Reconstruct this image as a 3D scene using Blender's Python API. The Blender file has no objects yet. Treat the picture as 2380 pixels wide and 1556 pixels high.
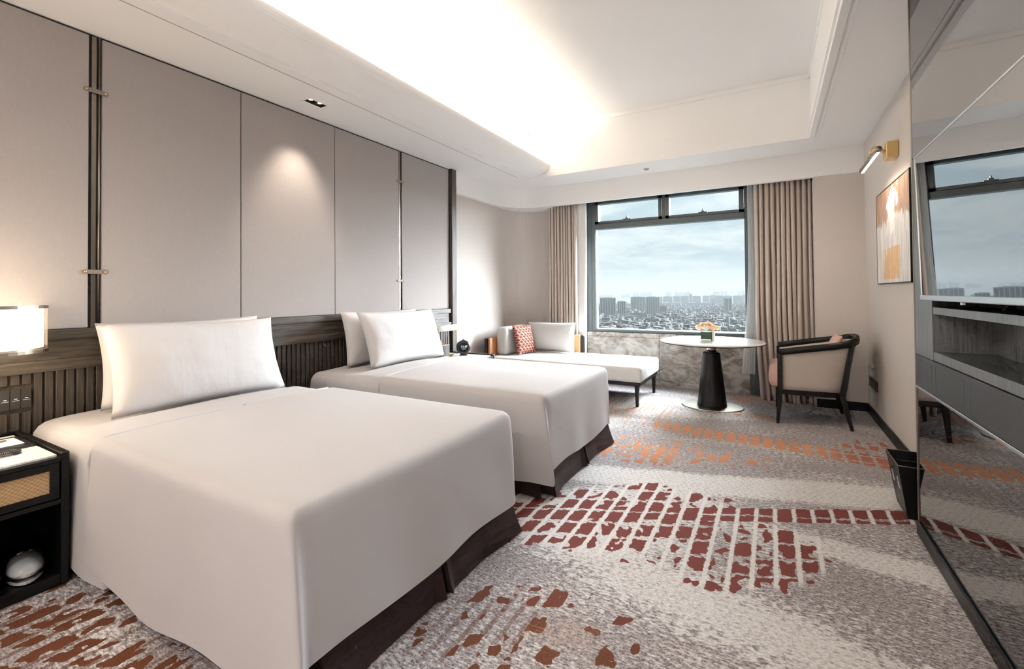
import bpy, bmesh, math, random
from math import sin, cos, pi, radians, sqrt
from mathutils import Vector, Matrix, noise

SC = bpy.context.scene
COL = SC.collection
random.seed(7)

# ------------------------------------------------------------------ camera
F_PX, CX, CY, EYE = 1060.8, 1190.0, 667.23, 1.28
YAW, ROLL, PITCH = radians(29.618), radians(0.4545), radians(0.8226)
fw = Vector((-sin(YAW), cos(YAW), 0)); ri = Vector((cos(YAW), sin(YAW), 0)); up = Vector((0, 0, 1))
fw2 = fw * cos(PITCH) + up * sin(PITCH); up2 = up * cos(PITCH) - fw * sin(PITCH)
ri3 = ri * cos(ROLL) - up2 * sin(ROLL); up3 = up2 * cos(ROLL) + ri * sin(ROLL)
cam = bpy.data.cameras.new('camera'); cam_o = bpy.data.objects.new('camera', cam); COL.objects.link(cam_o)
cam.sensor_fit = 'HORIZONTAL'; cam.sensor_width = 36.0; cam.lens = F_PX / 2380 * 36.0
cam.shift_y = (CY - 778.0) / 2380.0
cam.clip_start = 0.05; cam.clip_end = 30000
M = Matrix(((ri3.x, up3.x, -fw2.x, 0), (ri3.y, up3.y, -fw2.y, 0), (ri3.z, up3.z, -fw2.z, EYE), (0, 0, 0, 1)))
cam_o.matrix_world = M
SC.camera = cam_o
SC.view_settings.view_transform = 'Standard'; SC.view_settings.look = 'None'
SC.view_settings.gamma = 1.0; SC.view_settings.use_curve_mapping = False
SC.view_settings.exposure = 0.88
SC.cycles.max_bounces = 6; SC.cycles.diffuse_bounces = 4; SC.cycles.glossy_bounces = 2; SC.cycles.transparent_max_bounces = 8
SC.cycles.sample_clamp_indirect = 4.0
SC.cycles.use_adaptive_sampling = True; SC.cycles.adaptive_threshold = .05; SC.cycles.adaptive_min_samples = 12

def ray(u, v):
    a = (u - CX) / F_PX; b = (v - CY) / F_PX
    return ri3 * a - up3 * b + fw2
def on_z(u, v, z):
    d = ray(u, v); return Vector((0, 0, EYE)) + d * ((z - EYE) / d.z)

# ------------------------------------------------------------------ node helper
class X:
    """a shader value with arithmetic"""
    def __init__(s, t, k): s.t, s.k = t, k
    def m(s, op, *a):
        n = s.t.nodes.new('ShaderNodeMath'); n.operation = op
        for i, q in enumerate((s,) + a):
            if isinstance(q, X): s.t.links.new(q.k, n.inputs[i])
            else: n.inputs[i].default_value = q
        return X(s.t, n.outputs[0])
    def __add__(s, o): return s.m('ADD', o)
    def __sub__(s, o): return s.m('SUBTRACT', o)
    def __mul__(s, o): return s.m('MULTIPLY', o)
    def __truediv__(s, o): return s.m('DIVIDE', o)
    def gt(s, o): return s.m('GREATER_THAN', o)
    def lt(s, o): return s.m('LESS_THAN', o)
    def floor(s): return s.m('FLOOR')
    def fract(s): return s.m('FRACT')
    def abs(s): return s.m('ABSOLUTE')
    def max(s, o): return s.m('MAXIMUM', o)
    def min(s, o): return s.m('MINIMUM', o)
    def inv(s): return s.m('MULTIPLY', -1.0) + 1.0
    def ss(s, a, b):
        n = s.t.nodes.new('ShaderNodeMapRange'); n.interpolation_type = 'SMOOTHSTEP'
        s.t.links.new(s.k, n.inputs[0]); n.inputs[1].default_value = a; n.inputs[2].default_value = b
        return X(s.t, n.outputs[0])
def new_mat(name):
    m = bpy.data.materials.new(name); m.use_nodes = True
    t = m.node_tree; t.nodes.clear()
    out = t.nodes.new('ShaderNodeOutputMaterial')
    return m, t, out
def coords(t, kind='Object'):
    n = t.nodes.new('ShaderNodeTexCoord'); return n.outputs[kind]
def sep(t, v):
    n = t.nodes.new('ShaderNodeSeparateXYZ'); t.links.new(v, n.inputs[0])
    return [X(t, o) for o in n.outputs]
def comb(t, *a):
    n = t.nodes.new('ShaderNodeCombineXYZ')
    for i, q in enumerate(a):
        if isinstance(q, X): t.links.new(q.k, n.inputs[i])
        else: n.inputs[i].default_value = q
    return n.outputs[0]
def noi(t, v, scale, detail=2.0, rough=.5, dist=0.0):
    n = t.nodes.new('ShaderNodeTexNoise'); t.links.new(v, n.inputs['Vector'])
    n.inputs['Scale'].default_value = scale; n.inputs['Detail'].default_value = detail
    n.inputs['Roughness'].default_value = rough; n.inputs['Distortion'].default_value = dist
    return X(t, n.outputs['Fac'])
def vscale(t, v, sx, sy, sz):
    n = t.nodes.new('ShaderNodeMapping'); t.links.new(v, n.inputs[0]); n.inputs['Scale'].default_value = (sx, sy, sz)
    return n.outputs[0]
def mix(t, f, a, b):
    n = t.nodes.new('ShaderNodeMix'); n.data_type = 'RGBA'
    if isinstance(f, X): t.links.new(f.k, n.inputs[0])
    else: n.inputs[0].default_value = f
    for i, q in ((6, a), (7, b)):
        if isinstance(q, (tuple, list)): n.inputs[i].default_value = (*q[:3], 1)
        else: t.links.new(q, n.inputs[i])
    return n.outputs[2]
def bsdf(t, out, col, rough=.5, metal=0.0, spec=.5, bump=None, bump_d=.002, **kw):
    p = t.nodes.new('ShaderNodeBsdfPrincipled')
    if isinstance(col, (tuple, list)): p.inputs['Base Color'].default_value = (*col[:3], 1)
    else: t.links.new(col, p.inputs['Base Color'])
    if isinstance(rough, X): t.links.new(rough.k, p.inputs['Roughness'])
    else: p.inputs['Roughness'].default_value = rough
    p.inputs['Metallic'].default_value = metal
    p.inputs['Specular IOR Level'].default_value = spec
    for k, v in kw.items(): p.inputs[k.replace('_', ' ')].default_value = v
    if bump is not None:
        b = t.nodes.new('ShaderNodeBump'); b.inputs['Distance'].default_value = bump_d; b.inputs['Strength'].default_value = 1.0
        t.links.new(bump.k, b.inputs['Height']); t.links.new(b.outputs[0], p.inputs['Normal'])
    t.links.new(p.outputs[0], out.inputs[0])
    return p
MATS = {}
def plain(name, col, rough=.5, metal=0.0, spec=.5, var=.06, scale=20.0, bump=0.0, **kw):
    m, t, out = new_mat(name)
    c = coords(t)
    n = noi(t, c, scale, 3)
    cc = mix(t, n, tuple(x * (1 - var) for x in col), tuple(min(1, x * (1 + var)) for x in col))
    bsdf(t, out, cc, rough, metal, spec, n if bump else None, bump or .001, **kw)
    MATS[name] = m; return m
def weave(name, a, b, scale, rough=.9, bump=.0006, diag=False):
    m, t, out = new_mat(name)
    x, y, z = sep(t, coords(t))
    if diag:
        u = (x + y) * scale; v = z * scale
        zig = (v * .5).fract().m('SUBTRACT', .5).abs() * 2.0
        w = ((u + zig) * 1.0).fract().ss(.3, .7)
    else:
        u = (x + y) * scale; v = z * scale
        w = (u.m('SINE') * v.m('SINE') * .5 + .5)
    n = noi(t, vscale(t, coords(t), 1, 1, 1), scale * .12, 3)
    n2 = noi(t, vscale(t, coords(t), scale * .5, scale * .5, scale * .06), 1.0, 2)
    f = w * .45 + n * .25 + n2 * .3
    bsdf(t, out, mix(t, f, a, b), rough, 0, .2, f, bump)
    MATS[name] = m; return m
def wood(name, a, b, rough=.5, axis='y', scale=1.0, spec=.5):
    m, t, out = new_mat(name)
    s = {'x': (3, 45, 45), 'y': (45, 3, 45), 'z': (45, 45, 3)}[axis]
    v = vscale(t, coords(t), *(q * scale for q in s))
    n = noi(t, v, 1.0, 5, .6, .6); n2 = noi(t, v, 4.0, 3, .6)
    f = (n * .75 + n2 * .25).ss(.3, .72)
    bsdf(t, out, mix(t, f, a, b), rough, 0, spec, f, .0012)
    MATS[name] = m; return m
def emit(name, col, s):
    m, t, out = new_mat(name)
    e = t.nodes.new('ShaderNodeEmission'); e.inputs[0].default_value = (*col, 1); e.inputs[1].default_value = s
    t.links.new(e.outputs[0], out.inputs[0]); MATS[name] = m
    if name in ('led_glow', 'bulb_glow', 'display_glow', 'tube_glow'): m.cycles.emission_sampling = 'NONE'   # their light comes from the lamps beside them
    return m

# ------------------------------------------------------------------ world: overcast sky
SKY = .52
w = bpy.data.worlds.new('sky'); SC.world = w; w.use_nodes = True
t = w.node_tree; t.nodes.clear()
out = t.nodes.new('ShaderNodeOutputWorld'); bg = t.nodes.new('ShaderNodeBackground')
dirv = coords(t, 'Generated'); dx, dy, dz = sep(t, dirv)
el = dz.max(0.0)
pl = comb(t, dx / (el + .12), dy / (el + .12), el * 3.0)
cl = noi(t, vscale(t, pl, 1.5, 1.5, 1), 1.0, 5, .6, .4)
cl2 = noi(t, vscale(t, pl, .5, .6, 1), 1.0, 2, .5)
cf = (cl * .65 + cl2 * .35).ss(.40, .60)
skyc = mix(t, cf, (.55, .69, .76), (.86, .95, .97))
skyc = mix(t, el.ss(.0, .09), (.86, .95, .965), skyc)
lum = (el * 2.0 + 1.0) * (0.86 * SKY)          # overcast sky: zenith three times the horizon
t.links.new(skyc, bg.inputs[0]); t.links.new(lum.k, bg.inputs[1]); t.links.new(bg.outputs[0], out.inputs[0])

def area(name, loc, rot, sx, sy, power, col, portal=False, spread=pi):
    l = bpy.data.lights.new(name, 'AREA'); l.shape = 'RECTANGLE'; l.size = sx; l.size_y = sy; l.energy = power; l.color = col
    l.spread = spread
    o = bpy.data.objects.new(name, l); COL.objects.link(o); o.location = loc; o.rotation_euler = rot
    if portal: l.cycles.is_portal = True
    return o
def spot(name, loc, target, power, col, angle, blend=.6, size=.03):
    l = bpy.data.lights.new(name, 'SPOT'); l.energy = power; l.color = col; l.spot_size = radians(angle); l.spot_blend = blend
    l.shadow_soft_size = size
    o = bpy.data.objects.new(name, l); COL.objects.link(o); o.location = loc
    d = Vector(target) - Vector(loc); o.rotation_euler = d.to_track_quat('-Z', 'Y').to_euler()
    return o
WARM = (1.0, .90, .75); WARM2 = (1.0, .86, .70)
sun = bpy.data.lights.new('veiled_sun', 'SUN'); sun.energy = 54.0; sun.angle = radians(76); sun.color = (.88, .95, 1.0)
sun_o = bpy.data.objects.new('veiled_sun', sun); COL.objects.link(sun_o)
sun_o.rotation_euler = Vector((-.49, -.72, -.46)).to_track_quat('-Z', 'Y').to_euler()
area('window_portal', (-1.27, 6.36, 1.68), (radians(-90), 0, 0), 2.1, 1.95, 1, (1, 1, 1), portal=True)

# ------------------------------------------------------------------ mesh helpers
def tag(o, label, cat=None, group=None, kind=None):
    if label: o['label'] = label
    if cat: o['category'] = cat
    if group: o['group'] = group
    if kind: o['kind'] = kind
    return o
def empty(name, loc, label, cat, group=None, rz=0.0):
    o = bpy.data.objects.new(name, None); COL.objects.link(o); o.location = loc; o.rotation_euler = (0, 0, rz)
    o.empty_display_size = .1
    return tag(o, label, cat, group)
def link(name, me, m, parent=None, smooth=False, loc=None):
    if isinstance(m, str): m = MATS[m]
    if not me.materials: me.materials.append(m)
    o = bpy.data.objects.new(name, me); COL.objects.link(o)
    if smooth:
        for p in me.polygons: p.use_smooth = True
    if loc is not None: o.location = loc
    if parent is not None:
        o.parent = parent
    return o
class MB:
    def __init__(s): s.v = []; s.f = []
    def add(s, vs, fs):
        k = len(s.v); s.v += [tuple(q) for q in vs]; s.f += [tuple(i + k for i in f) for f in fs]; return s
    def box(s, x0, x1, y0, y1, z0, z1):
        return s.add([(x0,y0,z0),(x1,y0,z0),(x1,y1,z0),(x0,y1,z0),(x0,y0,z1),(x1,y0,z1),(x1,y1,z1),(x0,y1,z1)],
                     [(0,3,2,1),(4,5,6,7),(0,1,5,4),(1,2,6,5),(2,3,7,6),(3,0,4,7)])
    def grid(s, rows, cu=False, cv=False):
        n = len(rows[0]); k = len(s.v)
        for r in rows: s.v += [tuple(q) for q in r]
        R = len(rows)
        for i in range(R if cv else R - 1):
            for j in range(n if cu else n - 1):
                a = k + i * n + j; b = k + i * n + (j + 1) % n; c = k + ((i + 1) % R) * n + (j + 1) % n; d = k + ((i + 1) % R) * n + j
                s.f.append((a, b, c, d))
        return s
    def poly(s, pts): return s.add(pts, [tuple(range(len(pts)))])
    def prism(s, pts, d):
        """extrude a polygon (3D pts) by vector d"""
        n = len(pts); a = [Vector(p) for p in pts]; b = [p + Vector(d) for p in a]
        fs = [tuple(range(n))[::-1], tuple(range(n, 2 * n))] + [(i, (i + 1) % n, n + (i + 1) % n, n + i) for i in range(n)]
        return s.add(a + b, fs)
    def cyl(s, c, r0, r1, z0, z1, n=24, sx=1.0, sy=1.0, cap=True):
        a = [(c[0] + r0 * sx * cos(2*pi*i/n), c[1] + r0 * sy * sin(2*pi*i/n), z0) for i in range(n)]
        b = [(c[0] + r1 * sx * cos(2*pi*i/n), c[1] + r1 * sy * sin(2*pi*i/n), z1) for i in range(n)]
        fs = [(i, (i+1) % n, n + (i+1) % n, n + i) for i in range(n)]
        if cap: fs += [tuple(range(n))[::-1], tuple(range(n, 2*n))]
        return s.add(a + b, fs)
    def lathe(s, c, prof, n=32, sx=1.0, sy=1.0):
        rows = [[(c[0] + r * sx * cos(2*pi*i/n), c[1] + r * sy * sin(2*pi*i/n), c[2] + z) for i in range(n)] for r, z in prof]
        s.grid(rows, cu=True)
        k = len(s.v); m = len(prof)
        s.f.append(tuple(range(k - n, k))); s.f.append(tuple(range(k - n * m, k - n * m + n))[::-1])
        return s
    def sweep(s, path, prof, upv=(0, 0, 1), close=False, caps=True, scales=None):
        """prof: list of (side, up) offsets; path: list of points"""
        P = [Vector(p) for p in path]; n = len(P); rows = []
        for i, p in enumerate(P):
            a = P[(i - 1) % n] if (close or i > 0) else p; b = P[(i + 1) % n] if (close or i < n - 1) else p
            d = (b - a).normalized(); u0 = Vector(upv)
            sd = d.cross(u0)
            if sd.length < 1e-4: sd = d.cross(Vector((1, 0, 0)))
            sd.normalize(); u = sd.cross(d).normalized(); q = scales[i] if scales else 1.0
            rows.append([p + sd * (x * q) + u * (y * q) for x, y in prof])
        k = len(s.v); s.grid(rows, cu=True, cv=close); m = len(prof)
        if caps and not close:
            s.f.append(tuple(range(k, k + m))[::-1]); s.f.append(tuple(range(k + (n - 1) * m, k + n * m)))
        return s
    def tube(s, path, r, n=8, close=False, scales=None):
        return s.sweep(path, [(r * cos(2*pi*i/n), r * sin(2*pi*i/n)) for i in range(n)], close=close, scales=scales)
    def mesh(s, name):
        me = bpy.data.meshes.new(name); me.from_pydata(s.v, [], s.f); me.update()
        bm = bmesh.new(); bm.from_mesh(me); bmesh.ops.recalc_face_normals(bm, faces=bm.faces); bm.to_mesh(me); bm.free()
        return me
    def build(s, name, m, parent=None, smooth=False, loc=None):
        return link(name, s.mesh(name), m, parent, smooth, loc)
def bbox_mesh(name, x0, x1, y0, y1, z0, z1, r=.004, seg=2, sub=0):
    bm = bmesh.new()
    bmesh.ops.create_cube(bm, size=1.0)
    for v in bm.verts:
        v.co = Vector(((x0 + x1) / 2 + v.co.x * (x1 - x0), (y0 + y1) / 2 + v.co.y * (y1 - y0), (z0 + z1) / 2 + v.co.z * (z1 - z0)))
    if r > 0: bmesh.ops.bevel(bm, geom=bm.edges[:], offset=r, segments=seg, profile=.5, affect='EDGES')
    me = bpy.data.meshes.new(name); bm.to_mesh(me); bm.free(); return me
def bbox(name, m, parent, x0, x1, y0, y1, z0, z1, r=.004, seg=2, smooth=False):
    return link(name, bbox_mesh(name, x0, x1, y0, y1, z0, z1, r, seg), m, parent, smooth)
def structure(o): o['kind'] = 'structure'; return o
def text_mesh(name, s, size, mw, m, parent=None, ext=.0004):
    cu = bpy.data.curves.new(name, 'FONT'); cu.body = s; cu.size = size; cu.extrude = ext; cu.align_x = 'CENTER'; cu.align_y = 'CENTER'
    cu.resolution_u = 3
    to = bpy.data.objects.new(name + '_tmp', cu); COL.objects.link(to)
    dg = bpy.context.evaluated_depsgraph_get(); me = bpy.data.meshes.new_from_object(to.evaluated_get(dg))
    bpy.data.objects.remove(to)
    me.materials.clear(); me.transform(mw); me.name = name
    return link(name, me, m, parent)

# ------------------------------------------------------------------ materials
plain('paint', (.92, .908, .90), .75, var=.01, scale=3)
weave('wallpaper', (.53, .478, .446), (.61, .557, .523), 1900, .85, .0004)
weave('panel_fabric', (.32, .288, .277), (.43, .393, .380), 420, .85, .0006, diag=True)
wood('dark_oak', (.030, .024, .019), (.095, .075, .058), .42, 'y')
wood('dark_oak_v', (.028, .022, .017), (.090, .071, .055), .42, 'z')
plain('grey_line', (.36, .34, .33), .7)
plain('gap_black', (.012, .011, .011), .7)
plain('bronze', (.25, .215, .18), .34, 1.0, var=.03)
plain('brass', (.68, .48, .22), .3, 1.0, var=.03)
plain('strap_leather', (.20, .17, .14), .55, var=.1, scale=80, bump=.0006)
plain('black_lacquer', (.006, .006, .006), .3, spec=.35, var=.15, scale=60)
plain('black_frame', (.008, .0075, .0075), .4, spec=.3, var=.2, scale=60)
plain('grey_frame', (.055, .07, .074), .42, spec=.5, var=.04)
plain('steel', (.55, .53, .50), .28, 1.0, var=.03)
plain('base_steel', (.36, .34, .29), .35, 1.0, var=.05)
plain('silver', (.75, .77, .78), .3, 1.0, var=.02)
plain('white_plastic', (.8, .8, .8), .4)
plain('dial_black', (.02, .022, .025), .6, spec=.15)
plain('black_plastic', (.012, .012, .013), .35, var=.1)
plain('dark_switch', (.035, .030, .027), .45, var=.1)
plain('mark_white', (.8, .8, .8), .6)
plain('tan_leather', (.42, .17, .07), .5, var=.15, scale=40, bump=.0006)
plain('paper', (.84, .80, .72), .8)
plain('slipper', (.46, .47, .48), .95, var=.1, scale=200, bump=.001)
plain('rose_cream', (.86, .80, .62), .7, var=.06)
plain('rose_peach', (.88, .58, .34), .7, var=.1)
plain('leaf_green', (.045, .13, .05), .5, var=.3, scale=40)
plain('tree_green', (.02, .034, .027), .95, spec=0.0, var=.5, scale=.05)
plain('pink_velvet', (.52, .33, .29), .9, var=.14, scale=70, bump=.001)
plain('chair_fabric', (.42, .37, .325), .9, var=.06, scale=200, bump=.0005)
def cloth(name, a, scale=3.0, d=.004, rough=.85):
    m, t, out = new_mat(name)
    c = coords(t); n = noi(t, vscale(t, c, 1, .35, .7), scale, 4, .5, .3); n2 = noi(t, c, 600, 1)
    n3 = noi(t, vscale(t, c, 2.2, 2.2, .7), scale * 3.0, 3, .55, 1.2)
    bsdf(t, out, a, rough, 0, .25, n + n3 * .05 + n2 * .01, d)
    MATS[name] = m
cloth('linen_white', (.45, .43, .432), 3.0, .010)
cloth('pillow_white', (.55, .53, .53), 5.0, .010)
def satin():
    m, t, out = new_mat('satin_brown')
    n = noi(t, vscale(t, coords(t), 9, 9, 1.2), 1.0, 3)
    bsdf(t, out, mix(t, n, (.020, .010, .010), (.042, .022, .022)), .5, 0, .25, n, .004)
    MATS['satin_brown'] = m
satin()
weave('drape', (.39, .325, .285), (.52, .445, .395), 1700, .9, .0005)
weave('upholstery', (.60, .58, .56), (.76, .745, .73), 2200, .9, .0005)
weave('upholstery_grey', (.42, .415, .40), (.58, .575, .555), 2200, .9, .0005)
def sheer():
    m, t, out = new_mat('sheer')
    a = t.nodes.new('ShaderNodeBsdfDiffuse'); a.inputs[0].default_value = (.9, .92, .92, 1)
    b = t.nodes.new('ShaderNodeBsdfTranslucent'); b.inputs[0].default_value = (.9, .92, .92, 1)
    c = t.nodes.new('ShaderNodeBsdfTransparent'); x1 = t.nodes.new('ShaderNodeMixShader'); x2 = t.nodes.new('ShaderNodeMixShader')
    x1.inputs[0].default_value = .5; x2.inputs[0].default_value = .25
    t.links.new(a.outputs[0], x1.inputs[1]); t.links.new(b.outputs[0], x1.inputs[2])
    t.links.new(x1.outputs[0], x2.inputs[1]); t.links.new(c.outputs[0], x2.inputs[2]); t.links.new(x2.outputs[0], out.inputs[0])
    MATS['sheer'] = m
sheer()
def glass(name, tint, refl, rough=.0):
    m, t, out = new_mat(name)
    a = t.nodes.new('ShaderNodeBsdfTransparent'); a.inputs[0].default_value = (*tint, 1)
    g = t.nodes.new('ShaderNodeBsdfGlossy'); g.inputs['Roughness'].default_value = rough
    fr = t.nodes.new('ShaderNodeFresnel'); fr.inputs[0].default_value = 1.45
    f = X(t, fr.outputs[0]) * refl
    x = t.nodes.new('ShaderNodeMixShader'); t.links.new(f.k, x.inputs[0])
    t.links.new(a.outputs[0], x.inputs[1]); t.links.new(g.outputs[0], x.inputs[2]); t.links.new(x.outputs[0], out.inputs[0])
    MATS[name] = m
glass('window_glass', (.985, .995, .995), .02)
glass('clear_glass', (.96, .98, .97), 1.0)
glass('plastic_film', (.93, .95, .95), 1.0, .12)
glass('acrylic', (.93, .91, .93), .8)
def mirror(name, col, rough, f0):
    m, t, out = new_mat(name)
    n = noi(t, coords(t), 2.0, 1)
    d = t.nodes.new('ShaderNodeBsdfDiffuse'); d.inputs[0].default_value = (*col, 1)
    g = t.nodes.new('ShaderNodeBsdfGlossy'); g.inputs['Roughness'].default_value = rough
    fr = t.nodes.new('ShaderNodeFresnel'); fr.inputs[0].default_value = 1.5
    f = (X(t, fr.outputs[0]) * (1 - f0) + f0).min(1.0)
    x = t.nodes.new('ShaderNodeMixShader'); t.links.new(f.k, x.inputs[0])
    t.links.new(d.outputs[0], x.inputs[1]); t.links.new(g.outputs[0], x.inputs[2]); t.links.new(x.outputs[0], out.inputs[0])
    MATS[name] = m
mirror('smoked_mirror', (.012, .011, .011), .01, .34)
mirror('tv_screen', (.006, .006, .007), .01, .45)
def cabinet_wood():
    m, t, out = new_mat('cabinet_wood')
    v = vscale(t, coords(t), 120, 120, 5)
    n = noi(t, v, 1.0, 4, .6)
    bsdf(t, out, mix(t, n.ss(.3, .7), (.036, .039, .042), (.115, .122, .127)), .42, 0, 1.0, n, .0005, Coat_Weight=.5, Coat_Roughness=.25)
    MATS['cabinet_wood'] = m
cabinet_wood()
plain('leatherette', (.032, .034, .037), .5, var=.12, scale=150, bump=.0004)
def marble_brown():
    m, t, out = new_mat('brown_marble')
    c = coords(t)
    n = noi(t, vscale(t, c, 1, 1, 1.4), 4.5, 8, .66, 1.4); n2 = noi(t, c, 5.0, 8, .65, 1.6)
    vein = (n2 - .5).abs().ss(.0, .028).inv()
    vein2 = (noi(t, vscale(t, c, 1, 1, 2.2), 3.1, 6, .6, 2.2) - .5).abs().ss(.0, .02).inv()
    base = mix(t, n.ss(.36, .64), (.15, .125, .108), (.44, .40, .365))
    base = mix(t, (vein * .4).max(vein2 * .45), base, (.52, .48, .44))
    bsdf(t, out, base, .18, 0, .5)
    MATS['brown_marble'] = m
marble_brown()
def marble_white():
    m, t, out = new_mat('white_marble')
    c = coords(t); n = noi(t, vscale(t, c, 1, 2.2, 1), 3.5, 6, .6, 2.0)
    vein = (n - .5).abs().ss(0, .035).inv() * noi(t, c, 2.0, 2).ss(.4, .65)
    bsdf(t, out, mix(t, vein * .7, (.84, .83, .81), (.42, .40, .38)), .12, 0, .5)
    MATS['white_marble'] = m
marble_white()
def rattan():
    m, t, out = new_mat('rattan')
    x, y, z = sep(t, coords(t))
    u = y * 210.0; v = z * 240.0
    a = (u.floor() + (v * .5).floor() * 2.0).m('MODULO', 4.0).lt(2.0)
    f = (v.fract() - .5).abs() * .8 + (u.fract() - .5).abs() * .5
    col = mix(t, a * .55 + noi(t, coords(t), 60, 2) * .5, (.34, .21, .10), (.60, .42, .24))
    bsdf(t, out, mix(t, f.ss(.5, .75), col, (.15, .09, .045)), .6, 0, .3, f.inv(), .001)
    MATS['rattan'] = m
rattan()
def mesh_shade():
    m, t, out = new_mat('perforated_metal')
    x, y, z = sep(t, coords(t))
    u = (y + z) * 190.0; v = (y - z) * 190.0
    hole = ((u.fract() - .5).abs().max((v.fract() - .5).abs())).lt(.36)
    tr = t.nodes.new('ShaderNodeBsdfTransparent')
    p = t.nodes.new('ShaderNodeBsdfPrincipled'); p.inputs['Base Color'].default_value = (.7, .62, .5, 1); p.inputs['Metallic'].default_value = 1; p.inputs['Roughness'].default_value = .35
    xx = t.nodes.new('ShaderNodeMixShader'); t.links.new(hole.k, xx.inputs[0]); t.links.new(p.outputs[0], xx.inputs[1]); t.links.new(tr.outputs[0], xx.inputs[2])
    t.links.new(xx.outputs[0], out.inputs[0]); MATS['perforated_metal'] = m
mesh_shade()
emit('lamp_glow', (1.0, .84, .60), 2.6)
emit('led_glow', (1.0, .74, .42), 9.0)
emit('bulb_glow', (1.0, .86, .62), 14.0)
emit('tube_glow', (1.0, .84, .62), 9.0)
emit('display_glow', (.85, .92, 1.0), .9)
plain('shade_white', (.88, .85, .78), .6)
plain('soft_white', (.8, .8, .8), .5)

def geo_cushion():
    m, t, out = new_mat('geo_fabric')
    x, y, z = sep(t, coords(t))
    u = (x * 15.0 + z * 15.0); v = (z * 15.0 - x * 15.0)
    fu = u.fract(); fv = v.fract()
    par = (u.floor() + v.floor()).m('MODULO', 2.0).abs().gt(.5)
    tri = (fu + fv).lt(1.0)
    col = mix(t, tri, (.50, .085, .035), (.09, .020, .018))
    col = mix(t, par * tri.inv() * (fu - fv).gt(.25), col, (.80, .72, .62))
    ln = (fu.lt(.13)).max(fv.lt(.13)).max(((fu + fv) - 1.0).abs().lt(.10))
    col = mix(t, ln, col, (.035, .012, .012))
    l2 = (fu.lt(.045)).max(fv.lt(.045))
    col = mix(t, l2 * .8, col, (.62, .55, .48))
    bsdf(t, out, col, .8, 0, .3); MATS['geo_fabric'] = m
geo_cushion()
def painting():
    m, t, out = new_mat('abstract_paint')
    c = coords(t); x, y, z = sep(t, c)      # y along the wall, z up, origin at picture centre
    st = noi(t, vscale(t, c, 1, 7, 1.2), 2.2, 6, .65, .8); st2 = noi(t, vscale(t, c, 1, 14, 2), 2.0, 5, .7, .5)
    bl = noi(t, c, 3.0, 4, .55, .6)
    top = z.ss(-.05, .30); col = mix(t, st.ss(.4, .62), (.80, .78, .76), (.60, .55, .51))
    br = mix(t, st2.ss(.35, .65), (.40, .19, .085), (.42, .33, .28))
    col = mix(t, (top + (bl - .5) * 1.2 + (st2 - .5) * 1.3).ss(.42, .62), col, br)
    flower = ((y + .02).abs() * 2.6 + (z - .22).abs() * 1.5 + (noi(t, c, 9.0, 3, .55, .5) - .5) * 1.5).lt(.42)
    col = mix(t, flower, col, (.86, .84, .82))
    blk = ((z + .24).abs().lt(.13)) * (y.gt(-.26)) * (y.lt(.34))
    col = mix(t, blk * (st2 + bl * .5).ss(.60, .78), col, (.66, .40, .20))
    col = mix(t, (st2.ss(.60, .72)) * bl.ss(.45, .6) * .8, col, (.16, .11, .10))
    col = mix(t, st.ss(.62, .70), col, (.86, .84, .82))
    bsdf(t, out, col, .6, 0, .3, st2, .002); MATS['abstract_paint'] = m
painting()

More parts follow.
